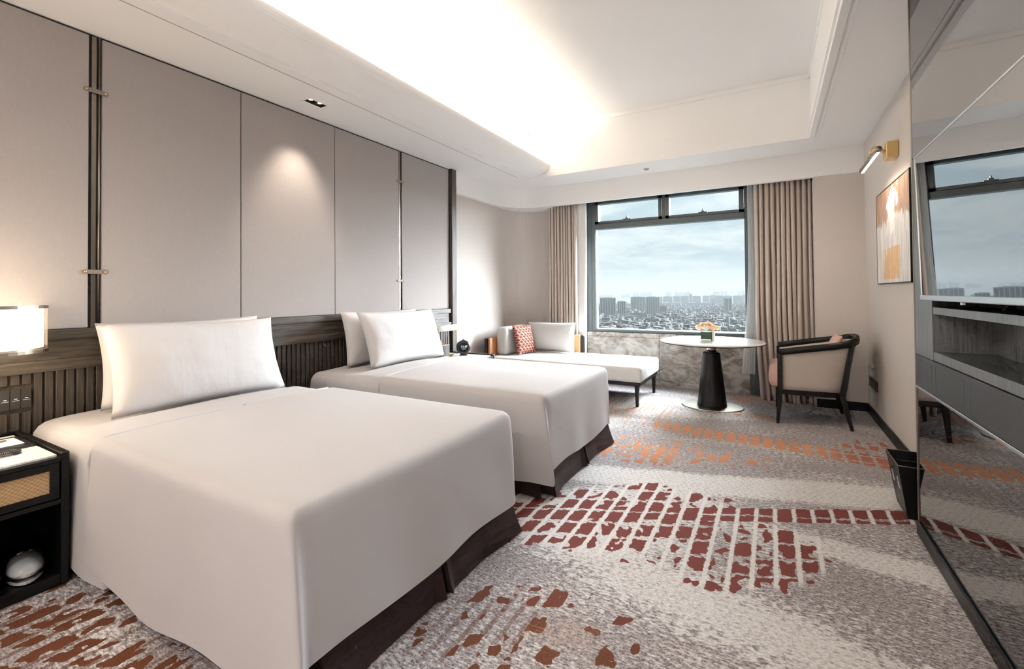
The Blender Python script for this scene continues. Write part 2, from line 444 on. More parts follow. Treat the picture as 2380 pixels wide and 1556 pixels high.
def carpet():
    m, t, out = new_mat('carpet')
    c = coords(t); x, y, z = sep(t, c)
    # slight wobble so that the woven bricks have frayed edges
    wob = noi(t, c, 24, 2) - .5; wob2 = noi(t, vscale(t, c, 1, 1, 1), 60, 1) - .5
    wx = x + wob * .012 + wob2 * .008; wy = y + wob * .06 + wob2 * .015
    P = .094
    u = wx / P; cu = u.floor(); fu = u.fract()
    hueA = y.ss(3.5, 3.9)
    ry_ = (wy - x * .45 * (hueA.inv())) / .158; cr = ry_.floor(); fr_ = ry_.fract()
    colp = (fu - .5).abs().ss(.26, .46).inv(); rowp = (fr_ - .5).abs().ss(.34, .50).inv()
    wn_ = t.nodes.new('ShaderNodeTexWhiteNoise'); wn_.noise_dimensions = '2D'; t.links.new(comb(t, cu, cr, 0.0), wn_.inputs['Vector'])
    rnd_ = X(t, wn_.outputs['Value'])
    ero = noi(t, vscale(t, c, 1, .8, 1), 42, 2, .6) - .5; ero2 = noi(t, vscale(t, c, 1, .7, 1), 15, 1, .5) - .5
    def blob(cx, cy, rx, ry, sl=0.0):
        a_ = (x - cx) * (1 / rx); b_ = (y - x * sl - (cy - cx * sl)) * (1 / ry) if sl else (y - cy) * (1 / ry)
        return (a_ * a_ + b_ * b_).ss(.30, 1.32).inv()
    yr = y - x * .5 - 3.02                       # burgundy row
    rowA = yr.abs().ss(.06, .11).inv() * x.gt(-1.6)
    regA = blob(-.75, 2.62, .62, .50, .35).max(blob(-.15, 2.52, .42, .36, .45)).max(blob(-1.25, 2.35, .5, .35, .3))
    yo = y - 4.43 + (x + .1) * .12
    rowB = yo.abs().ss(.11, .17).inv() * x.gt(-1.0) * x.lt(.75)
    regB = blob(-.85, 3.78, .55, .34, .1).max(blob(-.3, 3.85, .4, .2, 0.0)) * .9
    regC = blob(.72, 4.55, .3, .35, -.4)
    regD = blob(-.80, 1.50, .42, .36, .2) * .68
    regE = blob(-2.2, .35, 1.3, .62, 0.0)
    regF = blob(-1.5, 5.0, .7, .6, 0.0)
    regG = blob(-.3, 6.1, .6, .22, 0.0).max(blob(-.2, 5.3, .25, .1))
    reg = regA.max(regB * .85).max(regC * .8).max(regD * .75).max(regE * .95).max(regG * .8)
    rowm = rowA.max(rowB)
    strength = (reg * .92 - rnd_ * 1.0 + ero2 * 3.8).max(rowm * 1.0 - rnd_ * .3 + ero2 * .9)
    brick = (colp * rowp.max(rnd_.gt(.72)) + strength.ss(-.1, .55) + ero * .95).gt(1.42) * reg.max(rowm).gt(.12)
    # thin long stripes
    fs = (wx / .062).fract(); stripes = (fs - .5).abs().lt(.16) * ((regD * blob(-1.05, 1.6, .28, .6)).max(regF * .9).max(regE * .8)) * (noi(t, comb(t, (wx / .062).floor() * 2.3, y * 1.6, 3.0), 1.0, 2).gt(.46))
    # pile colours
    fine = noi(t, vscale(t, c, 95, 150, 1), 1.0, 3, .75); fine2 = noi(t, vscale(t, c, 35, 80, 1), 1.0, 2, .6)
    big = noi(t, vscale(t, c, .8, 1.7, 1), 1.3, 4, .55, .4)
    wband = ((y - x * .28 - 3.42).abs().ss(.08, .24).inv()).max((y + x * .25 - 1.95 - wob * .4).abs().ss(.06, .26).inv() * .9).max((y - 2.75 + (x - .3) * .1).abs().ss(.05, .14).inv() * x.gt(.1) * .8).max(regA * .55).max(blob(-1.0, 5.3, .8, .5) * .6)
    white = (big * .9 + wband * .40 + (fine2 - .5) * .9).ss(.44, .74)
    da = (x * 28.0 + (y * 28.0).floor() * .5).fract() - .5; db_ = (y * 28.0).fract() - .5
    dots = (da * da + db_ * db_).lt(.05) * (ero2 + .5).gt(.44)
    grey = mix(t, (fine * .75 + fine2 * .35).ss(.40, .70), (.10, .082, .085), (.47, .43, .43))
    lite = mix(t, (fine * .7 + fine2 * .3).ss(.36, .64), (.42, .39, .38), (.72, .70, .69))
    col = mix(t, white, grey, lite)
    col = mix(t, dots * white * .38, col, (.26, .22, .22))
    # column grid of light yarn lines inside the brick regions
    grid = (fu - .5).abs().gt(.40) * (regA.max(rowA)).ss(.2, .6)
    col = mix(t, grid * .75, col, (.66, .64, .62))
    hue = (y + x * -.35).ss(3.4, 4.15)
    burg = mix(t, fine, (.105, .026, .022), (.20, .062, .052)); oran = mix(t, fine, (.40, .165, .085), (.60, .30, .18))
    brn = mix(t, fine, (.06, .022, .013), (.17, .062, .03))
    bc = mix(t, hue, burg, oran); bc = mix(t, y.ss(1.5, 2.1), brn, bc); bc = mix(t, x.ss(.2, .62) * hue * .8, bc, (.26, .085, .055))
    fray = (fine2 + .0).gt(.28)
    col = mix(t, brick * fray, col, bc)
    col = mix(t, stripes * .8, col, bc)
    tint = mix(t, noi(t, c, 2.3, 2).ss(.52, .7) * (regB.max(regF).max(blob(-.7, 1.75, .5, .3))) * .3 * fine2.ss(.4, .6), col, (.52, .30, .19))
    bsdf(t, out, tint, .95, 0, .1, fine, .004)
    MATS['carpet'] = m
carpet()

# ================================================================== ROOM SHELL
XL, XR, YF, YN, ZC, ZU, ZS = -3.49, .875, 6.07, -1.7, 2.838, 3.478, 2.555
YM = 6.40     # marble / recess plane
structure(MB().box(XL - .1, XR + .15, YN - .1, YM + .3, -.12, 0).build('floor', 'carpet'))

wl = structure(MB().box(XL - .12, XL, YN, 5.9, 0, ZC).build('wall_left', 'wallpaper'))
# far wall: rounded corner, then flat to the window recess; right part flush with the soffit
def arc(cx, cy, r, a0, a1, n):
    return [(cx + r * cos(a0 + (a1 - a0) * i / n), cy + r * sin(a0 + (a1 - a0) * i / n)) for i in range(n + 1)]
pl_in = arc(XL + .55, 5.90, .55, pi, pi / 2, 14) + [(-2.46, 6.45)]
pl_out = [(-2.46, 6.65), (XL - .12, 6.65), (XL - .12, 5.9)]
b = MB(); pts = pl_in + pl_out
b.prism([(x, y, 0) for x, y in pts], (0, 0, ZC))
wf = structure(b.build('wall_far', 'wallpaper'))
structure(MB().box(.42, XR + .1, YF, 6.65, 0, ZS).build('wall_far_right', 'wallpaper'))
structure(MB().box(-.14, .42, 6.44, 6.65, 0, 2.8).build('wall_far_recess', 'wallpaper'))
structure(MB().box(-2.80, .42, YM + .13, 6.72, 2.64, ZC - .001).build('wall_over_window', 'paint'))
wr = structure(MB().box(XR, XR + .12, YN, YF, 0, ZC).build('wall_right', 'wallpaper'))
structure(MB().box(XL, XR, YN - .12, YN, 0, ZC).build('wall_near', 'wallpaper'))

# soffit dropped along the window wall with a rounded corner
face = [(XL + .05, 4.64)] + arc(XL + .05 + .5, 5.57, .5, pi, pi / 2, 14) + [(.42, YF), (XR, YF)]
def soffit(off, z0, z1, name, m):
    fx = [(XL + .05 + off, 4.64)] + arc(XL + .55, 5.57, .5 - off, pi, pi / 2, 14) + [(.42, YF - off), (XR, YF - off)]
    p = fx + [(XR, 6.66), (.42, 6.66), (.42, 6.13), (-2.80, 6.13), (-2.80, 6.66), (XL - .1, 6.66), (XL - .1, 4.64)]
    return MB().prism([(x, y, z0) for x, y in p], (0, 0, z1 - z0)).build(name, m)
structure(soffit(0, ZS, ZC - .001, 'trim_1', 'paint'))
structure(soffit(.010, ZS - .004, ZS + .072, 'trim_2', 'paint'))

# ceiling: border around a raised tray
TX0, TX1, TY0, TY1 = -2.84, .365, -1.2, 5.481
b = MB()
b.box(XL - .1, TX0, YN, 2.333, ZC, ZC + .12); b.box(XL - .1, TX0, 2.503, 6.66, ZC, ZC + .12)
b.box(XL - .1, -3.237, 2.333, 2.503, ZC, ZC + .12); b.box(-3.157, TX0, 2.333, 2.503, ZC, ZC + .12); b.box(-3.237, -3.157, 2.333, 2.503, ZC + .06, ZC + .12)
b.box(TX1, XR + .1, YN, 6.66, ZC, ZC + .12)
b.box(TX0, TX1, TY1, 6.66, ZC, ZC + .12); b.box(TX0, TX1, YN, TY0, ZC, ZC + .12)
b.box(TX0 - .12, TX0, TY0, TY1, ZC + .12, ZU); b.box(TX1, TX1 + .12, TY0 - .1, TY1 + .1, ZC + .12, ZU)
b.box(TX0 - .12, TX1 + .1, TY1, TY1 + .12, ZC + .12, ZU); b.box(TX0 - .12, TX1 + .1, TY0 - .12, TY0, ZC + .12, ZU)
b.box(TX0 - .2, TX1 + .2, TY0 - .2, TY1 + .2, ZU, ZU + .1)
ce = structure(b.build('ceiling', 'paint'))
# tray trims: crown under the upper ceiling, stepped lip at the opening
b = MB()
b.box(TX0, TX1, TY1 - .025, TY1, ZU - .045, ZU); b.box(TX0, TX0 + .025, TY0, TY1, ZU - .045, ZU); b.box(TX1 - .008, TX1, TY0, TY1, ZU - .045, ZU)
structure(b.build('trim_3', 'paint'))
b = MB()
b.box(TX0 + .02, TX1 - .014, TY1 - .014, TY1 + .03, ZC - .014, ZC + .03); b.box(TX1 - .014, TX1 + .03, TY0, TY1 + .03, ZC - .014, ZC + .03)
b.box(TX1 - .028, TX1 - .014, TY0, TY1 - .014, ZC + .03, ZC + .055); b.box(TX1 + .06, TX1 + .066, TY0, TY1, ZC - .004, ZC + .002)
structure(b.build('trim_4', 'paint'))
# cove ledge on the left: curved underside rising into the room, LED strip on its back
prof = [(TX0 - .02, ZC - .018), (TX0 + .015, ZC - .018), (TX0 + .015, ZC + .005)]
for i in range(13):
    a = i / 12 * pi / 2
    prof.append((TX0 + .03 + .285 * sin(a), ZC + .005 + .135 * (1 - cos(a))))
prof += [(TX0 + .295, ZC + .142), (TX0 + .26, ZC + .06), (TX0 - .02, ZC + .03)]
cove = MB(); cove.prism([(x, TY0, z) for x, z in prof], (0, TY1 - .002 - TY0, 0))
structure(cove.build('trim_5', 'paint'))
structure(MB().box(-2.955, -2.949, TY0, TY1 - .1, ZC - .0015, ZC + .02).build('trim_6', 'grey_line'))
led = MB().box(TX0 + .19, TX0 + .21, TY0 + .05, TY1 - .08, ZC + .052, ZC + .058).build('cove_light_strip', 'led_glow')
tag(led, 'warm light strip hidden in the curved ceiling cove above the beds', 'light strip')
area('cove_lamp', (TX0 + .16, (TY0 + TY1) / 2, ZC + .075), (radians(180), radians(0), 0), .05, TY1 - TY0 - .2, 52, (1.0, .89, .72))

# baseboards
structure(bbox('baseboard_right', 'black_frame', None, XR - .015, XR, 3.18, YF, 0, .092, .003))
structure(bbox('baseboard_far', 'black_frame', None, .42, XR - .015, YF - .015, YF, 0, .092, .003))

# ---------------------------------------------------------------- left wall panelling
PX = -3.475
edges = [(-.60, .255), (.258, 1.095), (1.155, 1.978), (1.984, 2.831), (2.837, 3.662), (3.708, 4.535)]
for a, c in edges:
    bbox('panel', 'panel_fabric', wl, PX - .02, PX, a, c, 1.10, ZC - .012, .005, 2)
MB().box(XL, PX - .012, -.6, 4.54, 1.0, ZC - .001).build('panel_backing', 'gap_black', wl)
for yc in (1.125, 3.685):
    wdt = .018
    MB().box(PX - .012, PX - .004, yc - .006 - wdt * .6, yc - .006 + wdt * .6, 1.10, ZC - .012).build('metal_strip', 'bronze', wl)
    MB().tube([(PX + .002, yc + .016, 1.10), (PX + .002, yc + .016, ZC - .012)], .0045, 8).build('metal_rod', 'bronze', wl, True)
    for z, tilt in ((2.50, .0), (1.427, 0.0)):
        hw, hh = .058, .0125
        o = []
        for k in range(9): o.append((hw - hh + hh * cos(-pi/2 + pi*k/8), hh * sin(-pi/2 + pi*k/8)))
        for k in range(9): o.append((-hw + hh + hh * cos(pi/2 + pi*k/8), hh * sin(pi/2 + pi*k/8)))
        st = MB().prism([(PX + .004, yc + p, z + q) for p, q in o], (.005, 0, 0)).build('strap', 'strap_leather', wl)
        for s in (-1, 1):
            sb = MB(); sb.lathe((0, 0, 0), [(.0072, 0), (.0072, .002), (.005, .0045), (.0018, .005)], 14)
            me = sb.mesh('stud'); me.transform(Matrix.Translation((PX + .009, yc + s * (hw - hh), z)) @ Matrix.Rotation(pi/2, 4, 'Y'))
            link('stud', me, 'brass', st, True)
# dark end column
cl_ = bbox('trim_7', 'dark_oak_v', None, XL, PX + .045, 4.545, 4.635, 0, ZC - .002, .003); structure(cl_)

# ---------------------------------------------------------------- headboard
hb = empty('headboard', (PX, 2.0, 0), 'dark oak headboard with ribbed slats running behind both beds', 'headboard')
def hbx(name, m, *a, **k): 
    o = bbox(name, m, None, *a, **k); o.parent = hb; o.matrix_parent_inverse = Matrix.Translation((-PX, -2.0, 0)); return o
hbx('top_rail', 'dark_oak', PX - .01, PX + .030, -.6, 4.53, 1.045, 1.098, r=.003)
hbx('band_board', 'dark_oak', PX - .01, PX + .012, -.6, 4.515, .932, 1.047, r=.002)
hbx('ledge', 'dark_oak', PX - .01, PX + .034, -.6, 2.16, .872, .934, r=.003)
hbx('ledge', 'dark_oak', PX - .01, PX + .034, 2.162, 4.535, .872, .934, r=.003)
hbx('backing', 'dark_oak_v', PX - .012, PX - .002, -.6, 4.535, 0, .9, r=0)
sl_me = bbox_mesh('slat', PX - .004, PX + .016, -.0165, .0165, .02, .873, .003, 1)
sl_short = bbox_mesh('slat_short', PX - .004, PX + .016, -.0165, .0165, .815, .873, .003, 1)
sl_low = bbox_mesh('slat_low', PX - .004, PX + .016, -.0165, .0165, .02, .672, .003, 1)
for me in (sl_me, sl_short, sl_low): me.materials.append(MATS['dark_oak_v'])
k = 0; y = -.55
while y < 4.53:
    if .50 < y < .875: use = (sl_short, sl_low)
    else: use = (sl_me,)
    for me in use:
        o = link('slat', me, 'dark_oak_v', hb); o.matrix_parent_inverse = Matrix.Translation((-PX, -2.0, 0)); o.location = (0, y, 0)
    y += .0435

# switches on the headboard
sw = empty('switch_panel', (PX, .7, .745), 'row of dark bedside switches set into the headboard under the glowing lamp', 'switch')
for i, (a, c) in enumerate([(.60, .737), (.742, .778), (.779, .818), (.819, .858)]):
    o = bbox('switch_key', 'dark_switch', sw, .014, .024, a - .7, c - .7 - .001, -.052, .052, .0015)
    if i:
        mb = MB(); yc = (a + c) / 2 - .7
        mb.box(.0241, .0244, yc - .006, yc + .006, -.001, .003); mb.box(.0241, .0244, yc - .013, yc + .013, -.009, -.007)
        mb.build('printed_mark', 'mark_white', o)
# half-drum wall lamp above nightstand
def half_drum(name, yc, z0, z1, hw, depth, label):
    L = empty(name, (PX + .02, yc, z0), label, 'lamp')
    n = 28
    def ring(r, q=1.0): return [(depth * q * sin(pi * i / n) ** .62 + .004, -hw * q * cos(pi * i / n), 0) for i in range(n + 1)]
    h = z1 - z0
    base = ring(1)
    MB().grid([[(x, y, z) for x, y, _ in base] for z in (.006, h - .006)]).build('shade', 'perforated_metal', L, True)
    inner = ring(1, .96)
    di = MB().grid([[(x, y, z) for x, y, _ in inner] for z in (.022, h - .014)]).build('diffuser', 'lamp_glow', L, True)
    for nm, z in (('bottom_rim', .006), ('top_rim', h - .006)):
        MB().sweep([(x, y, z) for x, y, _ in base], [(-.004, -.008), (.004, -.008), (.004, .008), (-.004, .008)]).build(nm, 'bronze', L)
    for s in (-1, 1): MB().tube([(.006, s * hw, 0), (.006, s * hw, h)], .004, 8).build('edge_rod', 'brass', L)
    bbox('back_plate', 'bronze', L, -.005, .004, -.06, .06, h * .25, h * .75, .002)
    return L
half_drum('wall_lamp', .56, 1.000, 1.236, .335, .30, 'glowing half drum wall lamp with perforated metal shade at the left edge')
pl_ = bpy.data.lights.new('wall_lamp_light', 'POINT'); pl_.energy = 6; pl_.color = (1.0, .80, .55); pl_.shadow_soft_size = .1
po = bpy.data.objects.new('wall_lamp_light', pl_); COL.objects.link(po); po.location = (-3.08, .56, 1.27)
pl2 = bpy.data.lights.new('wall_lamp_light_low', 'POINT'); pl2.energy = 5; pl2.color = (1.0, .80, .55); pl2.shadow_soft_size = .1
po2 = bpy.data.objects.new('wall_lamp_light_low', pl2); COL.objects.link(po2); po2.location = (-3.12, .56, .97)

# ---------------------------------------------------------------- window
WY = 6.47
wn = structure(MB().box(-2.46, -2.365, YM, YM + .14, 0, 2.7).box(-.245, -.14, YM, YM + .2, 0, 2.7).build('window_1', 'grey_frame'))
gx0, gx1, gz0, gz1 = -2.24, -.286, .762, 2.205
ox0, ox1, oz0, oz1 = -2.365, -.245, .715, 2.66
def fr(name, x0, x1, z0, z1, y0=WY - .05, y1=WY + .05, m='grey_frame', r=.004): return bbox(name, m, wn, x0, x1, y0, y1, z0, z1, r)
fr('jamb', ox0, gx0 - .055, oz0, oz1, YM + .02, WY + .1)
fr('stile', gx0 - .055, gx0, oz0, oz1); fr('stile', gx1, ox1, oz0, oz1)
fr('bottom_rail', gx0, gx1, oz0, gz0 - .012); fr('glazing_bead', gx0, gx1, gz0 - .012, gz0, WY - .02, WY + .05, 'silver', .001)
fr('glazing_bead', gx0 - .001, gx0 + .012, gz0, gz1, WY - .03, WY + .03, 'silver', .001)
fr('transom', gx0, gx1, gz1, gz1 + .075, WY - .07, WY + .05)
fr('head_rail', gx0, gx1, 2.605, oz1)
mx0, mx1 = -1.351, -1.186
fr('mullion', -1.285, -1.245, gz1 + .075, 2.61, WY - .045, WY + .06)
for a, c in ((gx0, -1.287), (-1.243, gx1)):
    f = MB()
    x0, x1 = a + .003, c - .003; z0, z1 = gz1 + .08, 2.60; k = .042 if a == gx0 else .055
    f.box(x0, x1, WY - .06, WY + .03, z0, z0 + .034); f.box(x0, x1, WY - .06, WY + .03, z1 - .03, z1)
    f.box(x0, x0 + .05, WY - .06, WY + .03, z0, z1); f.box(x1 - k, x1, WY - .06, WY + .03, z0, z1)
    s = f.build('sash', 'grey_frame', wn)
    xm = (x0 + x1) / 2
    h = MB().box(xm - .055, xm + .055, WY - .075, WY - .058, z0 + .028, z0 + .042).box(xm - .02, xm + .02, WY - .078, WY - .056, z0 + .04, z0 + .058).box(xm - .006, xm + .006, WY - .08, WY - .06, z0 + .056, z0 + .082)
    h.build('latch', 'grey_frame', s)
    MB().box(x0 + .04, x1 - .04, WY - .004, WY + .004, z0 + .03, z1 - .025).build('pane', 'window_glass', s)
MB().box(gx0 + .005, gx1, WY - .004, WY + .004, gz0, gz1 + .01).build('pane', 'window_glass', wn)
fr('sill_plate', ox0, ox1, .705, .72, YM + .03, WY - .03, 'grey_frame', .002)

# marble wall below the window
mw = structure(MB().box(-2.365, -.14, YM + .025, YM + .12, 0, .70).build('wall_below_window', 'gap_black'))
g = .0015
for x0, x1, z0, z1 in [(-2.365, -1.34, .650, .712), (-1.34, -.245, .650, .712), (-2.365, -1.34, .080, .650), (-1.34, -.245, .080, .650), (-2.365, -1.34, 0, .080), (-1.34, -.245, 0, .080)]:
    bbox('marble_slab', 'brown_marble', mw, x0 + g, x1 - g, YM, YM + (.10 if z0 > .6 else .03), z0 + g, z1 - g, .0015, 1)

# ---------------------------------------------------------------- curtains
def drape(name, x0, x1, yc, z0, z1, folds, amp, m, label, cat, group=None, skew=0.0, jit=.25, puddle=0.0, seed=1, grow=0.0):
    rnd = random.Random(seed); n = folds * 12; rows = []
    ph = [0]; 
    for i in range(folds): ph.append(ph[-1] + 1 + rnd.uniform(-jit, jit))
    tot = ph[-1]; ph = [p / tot for p in ph]; am = [rnd.uniform(.7, 1.15) for _ in range(folds + 1)]
    nz = 22
    for k in range(nz + 1):
        tz = k / nz; z = z1 + (z0 - z1) * tz; r = []
        for i in range(n + 1):
            s = i / n * folds; q = min(int(s), folds - 1); fr_ = s - q
            u = ph[q] + (ph[q + 1] - ph[q]) * fr_
            a = amp * am[q] * (.75 + .35 * tz)
            y = yc + a * cos(2 * pi * fr_) + .012 * sin(3.1 * u * folds + 4 * tz)
            x = x0 + (x1 - x0) * u + a * .25 * sin(4 * pi * fr_) + skew * max(0, tz - .62) ** 1.6 * 2.6 * (1 - .6 * u) + .008 * sin(5 * tz + q * 1.7) * tz
            if puddle and tz > .94: y -= puddle * (tz - .94) / .06 * (.6 + .4 * sin(q * 2.1))
            r.append((x, y, z))
        rows.append(r)
    o = MB().grid(rows).build(name, m, None, True)
    md = o.modifiers.new('thickness', 'SOLIDIFY'); md.thickness = .004
    return tag(o, label, cat, group)
drape('curtain', -2.90, -2.45, 6.235, .004, 2.80, 10, .034, 'drape', 'taupe pleated curtain hanging behind the grey daybed cushions', 'curtain', 'window curtains', seed=3)
# turned leading edge of the left curtain
rows = [[(-2.45 + .012 * sin(q * .9 + k * .2) + .145 * q / 8, 6.215 - .035 * sin(pi * q / 8) - .01 * k / 14, 2.80 + (.004 - ZS - .02) * k / 14) for q in range(9)] for k in range(15)]
o = MB().grid(rows).build('curtain_return', 'upholstery', None, True); o.modifiers.new('thickness', 'SOLIDIFY').thickness = .004
tag(o, 'pale lining edge of the curtain left of the window', 'curtain')
drape('curtain', -.175, .412, 6.24, .003, 2.80, 11, .043, 'drape', 'taupe pleated curtain hanging behind the black armchair', 'curtain', 'window curtains', skew=.10, jit=.3, puddle=.10, seed=11)
rows = []
for k in range(19):
    tz = k / 18; z = 2.80 + (.05 - ZS - .02) * tz
    rows.append([(-.245 + .085 * q / 10 - .10 * max(0, tz - .5) ** 1.3 * 2.2 * (1 - .7 * q / 10), 6.29 + .016 * cos(q * 1.6) - .02 * tz, z) for q in range(11)])
o = MB().grid(rows).build('sheer_curtain', 'sheer', None, True)
tag(o, 'white sheer curtain between the window frame and the right taupe curtain', 'curtain')

# ---------------------------------------------------------------- beds
def smooth01(a): a = max(0, min(1, a)); return a * a * (3 - 2 * a)
def cover(x_head, x_foot, y0, y1, ztop, hem, foot=True, ear=.0, r=.085, out_=.0, crown=.015, seed=0, wave=.012):
    """cloth over a mattress: ribs run from the spine of the bed over the edge down to the hem; hem(i)=bottom height"""
    ym = (y0 + y1) / 2; ribs = []
    nx = 26
    xf = x_foot
    xe = xf - r if foot else xf
    for i in range(nx + 1):
        x = x_head + (xe - x_head) * i / nx
        ribs.append(((x, y0), (x, y0 - .015), (min(x, xf - .45) if foot else x, ym), 'n'))
    if foot:
        if ear > 0:
            ribs.append(((xf - .03, y0 + .004), (xf + ear * .75, y0 - .02), (xf - .45, ym), 'n'))
            ribs.append(((xf - .012, y0 + .012), (xf + ear, y0 - .012), (xf - .45, ym), 'n'))
            ribs.append(((xf - .008, y0 + .02), (xf + ear * .92, y0 + .004), (xf - .45, ym), 'f'))
            ribs.append(((xf - .006, y0 + .04), (xf + .012, y0 + .035), (xf - .45, ym), 'f'))
        else:
            for k in range(1, 5):
                a = pi / 2 * k / 5
                ribs.append(((xf - r + r * sin(a), y0 + r - r * cos(a)), (xf - r + (r + .02) * sin(a), y0 + r - (r + .015) * cos(a)), (xf - .45, ym), 'c'))
        ny = 22; ya, yb = y0 + (.07 if ear > 0 else r), y1 - r
        for i in range(ny + 1):
            y = ya + (yb - ya) * i / ny
            ribs.append(((xf, y), (xf + .018, y), (xf - .45, ym + (y - ym) * .0), 'f'))
        for k in range(1, 5):
            a = pi / 2 * k / 5
            ribs.append(((xf - r + r * cos(a), y1 - r + r * sin(a)), (xf - r + (r + .025) * cos(a), y1 - r + (r + .02) * sin(a)), (xf - .45, ym), 'c'))
    for i in range(nx + 1):
        x = xe + (x_head - xe) * i / nx
        ribs.append(((x, y1), (x, y1 + .015), (min(x, xf - .45) if foot else x, ym), 's'))
    rows = []; nt, na, ns = 9, 5, 12
    for i, (B, C, S, kd) in enumerate(ribs):
        B = Vector((*B, 0)); C = Vector((*C, 0)); S = Vector((*S, 0))
        d = (B - S); L = d.length; d = d / L
        rr = min(r, L * .5); row = []; hm = hem(B.x, B.y, kd)
        for k in range(nt):
            q = k / nt; p = S + d * ((L - rr) * q)
            z = ztop + crown * (1 - q * q) + .006 * noise.noise(Vector((p.x * 3.1 + seed, p.y * 2.6, 1.7))) + out_
            row.append((p.x, p.y, z))
        for k in range(na):
            a = pi / 2 * k / (na - 1) ; p = S + d * (L - rr + rr * sin(a))
            row.append((p.x + d.x * out_ * sin(a), p.y + d.y * out_ * sin(a), ztop - rr * (1 - cos(a)) + out_ * cos(a)))
        for k in range(1, ns + 1):
            q = k / ns; g_ = q ** .8
            p = B.lerp(C, g_); z = ztop - rr + (hm - (ztop - rr)) * q
            wv = wave * q * (noise.noise(Vector((B.x * 4 + seed * 3.3, B.y * 4, q * 1.2))) + .4 * sin(B.x * 13 + B.y * 11 + seed))
            nn = Vector((0, -1, 0)) if kd == 'n' else (Vector((0, 1, 0)) if kd == 's' else Vector((1, 0, 0)) if kd == 'f' else d)
            row.append((p.x + nn.x * (wv + out_), p.y + nn.y * (wv + out_), z))
        rows.append(row)
    return MB().grid(rows)
def make_bed(y0, y1, label, seed, group, hem_near, pil_y, pil_back_y):
    yc = (y0 + y1) / 2; xf = -1.215
    bed = empty('bed', (-2.3, yc, 0), label, 'bed', group)
    inv = Matrix.Translation((2.3, -yc, 0))
    def part(o): o.parent = bed; o.matrix_parent_inverse = inv; return o
    part(bbox('bed_base', 'black_frame', None, -3.40, xf - .10, y0 + .08, y1 - .08, .06, .30, .01))
    for x in (-3.2, -2.35, -1.45):
        for yy in (y0 + .12, y1 - .12):
            part(MB().cyl((x, yy), .022, .03, 0, .08, 12).build('leg', 'black_plastic'))
    part(bbox('mattress', 'linen_white', None, -3.42, xf - .03, y0 + .03, y1 - .03, .28, .62, .07, 4, True))
    # fitted sheet at the head end, turned down top sheet, duvet
    part(cover(-3.43, -2.5, y0 + .012, y1 - .012, .612, lambda x, y, k: .20, False, seed=seed + 5, wave=.02).build('fitted_sheet', 'linen_white', None, True))
    part(cover(-2.95, -2.45, y0 - .004, y1 + .004, .634, lambda x, y, k: .05 if k == 'n' else .12, False, r=.09, seed=seed + 2).build('top_sheet', 'linen_white', None, True))
    def hem(x, y, k):
        side = .03 + .13 * smooth01((x + 1.75) / .5) * 0 + .012 * sin(x * 9 + seed)
        if k == 'n': return hem_near + .02 * sin(x * 7 + seed) + .05 * smooth01((-2.35 - x) / .25)
        if k == 'f': return .175 + .012 * sin(y * 8 + seed) - .03 * smooth01((y0 + .3 - y) / .3) * 0
        return .17
    dv = part(cover(-2.60, xf, y0 - .012, y1 + .012, .652, hem, True, ear=.075, r=.055, seed=seed).build('duvet', 'linen_white', None, True))
    md = dv.modifiers.new('smooth', 'SUBSURF'); md.levels = 1; md.render_levels = 1
    # rolled head edge of the duvet
    pth = []
    for i in range(15):
        q = i / 14; pth.append((-2.60, y0 - .014, .06 + .49 * q))
    for i in range(1, 8):
        a = pi / 2 * i / 8; pth.append((-2.60, y0 - .012 + .085 - .085 * cos(a), .567 + .085 * sin(a)))
    for i in range(13): pth.append((-2.60, y0 + .08 + (y1 - y0 - .16) * i / 12, .652 + .012 * sin(pi * i / 12)))
    part(MB().tube(pth, .009, 8).build('duvet_edge', 'linen_white', None, True))
    # satin skirt with inverted pleats
    sx = xf - .035
    plan = [(-3.3, y0 + .05), (-1.4, y0 + .05)]
    cor = lambda px, py: [(px, py)]
    bot = [(-3.3, y0 + .03), (-1.4, y0 + .03)]
    top = plan[:]
    def pleat(yp, dpt=.07):
        return [(sx, yp - .05), (sx - .004, yp - .012), (sx - dpt, yp), (sx - .004, yp + .012), (sx, yp + .05)], [(sx + .035, yp - .06), (sx + .055, yp - .020), (sx - dpt, yp), (sx + .06, yp + .022), (sx + .035, yp + .06)]
    top += [(sx - .05, y0 + .055), (sx - .06, y0 + .10), (sx, y0 + .12)]; bot += [(sx + .0, y0 + .02), (sx - .06, y0 + .10), (sx + .06, y0 + .10)]
    yp = (y0 + y1) / 2 + .06
    top += [(sx, y0 + .3)]; bot += [(sx + .035, y0 + .3)]
    a, c = pleat(yp); top += a; bot += c
    top += [(sx, y1 - .3), (sx, y1 - .03)]; bot += [(sx + .035, y1 - .3), (sx + .075, y1 + .02)]
    top += [(sx - .05, y1 - .05), (-1.5, y1 - .05), (-3.3, y1 - .05)]; bot += [(sx - .02, y1 - .0), (-1.5, y1 - .03), (-3.3, y1 - .03)]
    rows = []
    for k in range(7):
        q = k / 6; z = .31 - .302 * q
        rows.append([(tx + (bx - tx) * q ** 1.3 + .004 * sin(i * 2.1 + k), ty + (by - ty) * q ** 1.3, z) for i, ((tx, ty), (bx, by)) in enumerate(zip(top, bot))])
    sk = part(MB().grid(rows).build('bed_skirt', 'satin_brown'))
    sm = sk.modifiers.new('thickness', 'SOLIDIFY'); sm.thickness = .003
    return bed
make_bed(.842, 2.140, 'white bed nearest the camera beside the nightstand with slippers', 0, 'twin beds', .075, 1.57, 1.5)
make_bed(2.530, 3.790, 'white bed beyond the nearest one, in front of the daybed', 4, 'twin beds', .10, 3.3, 3.2)

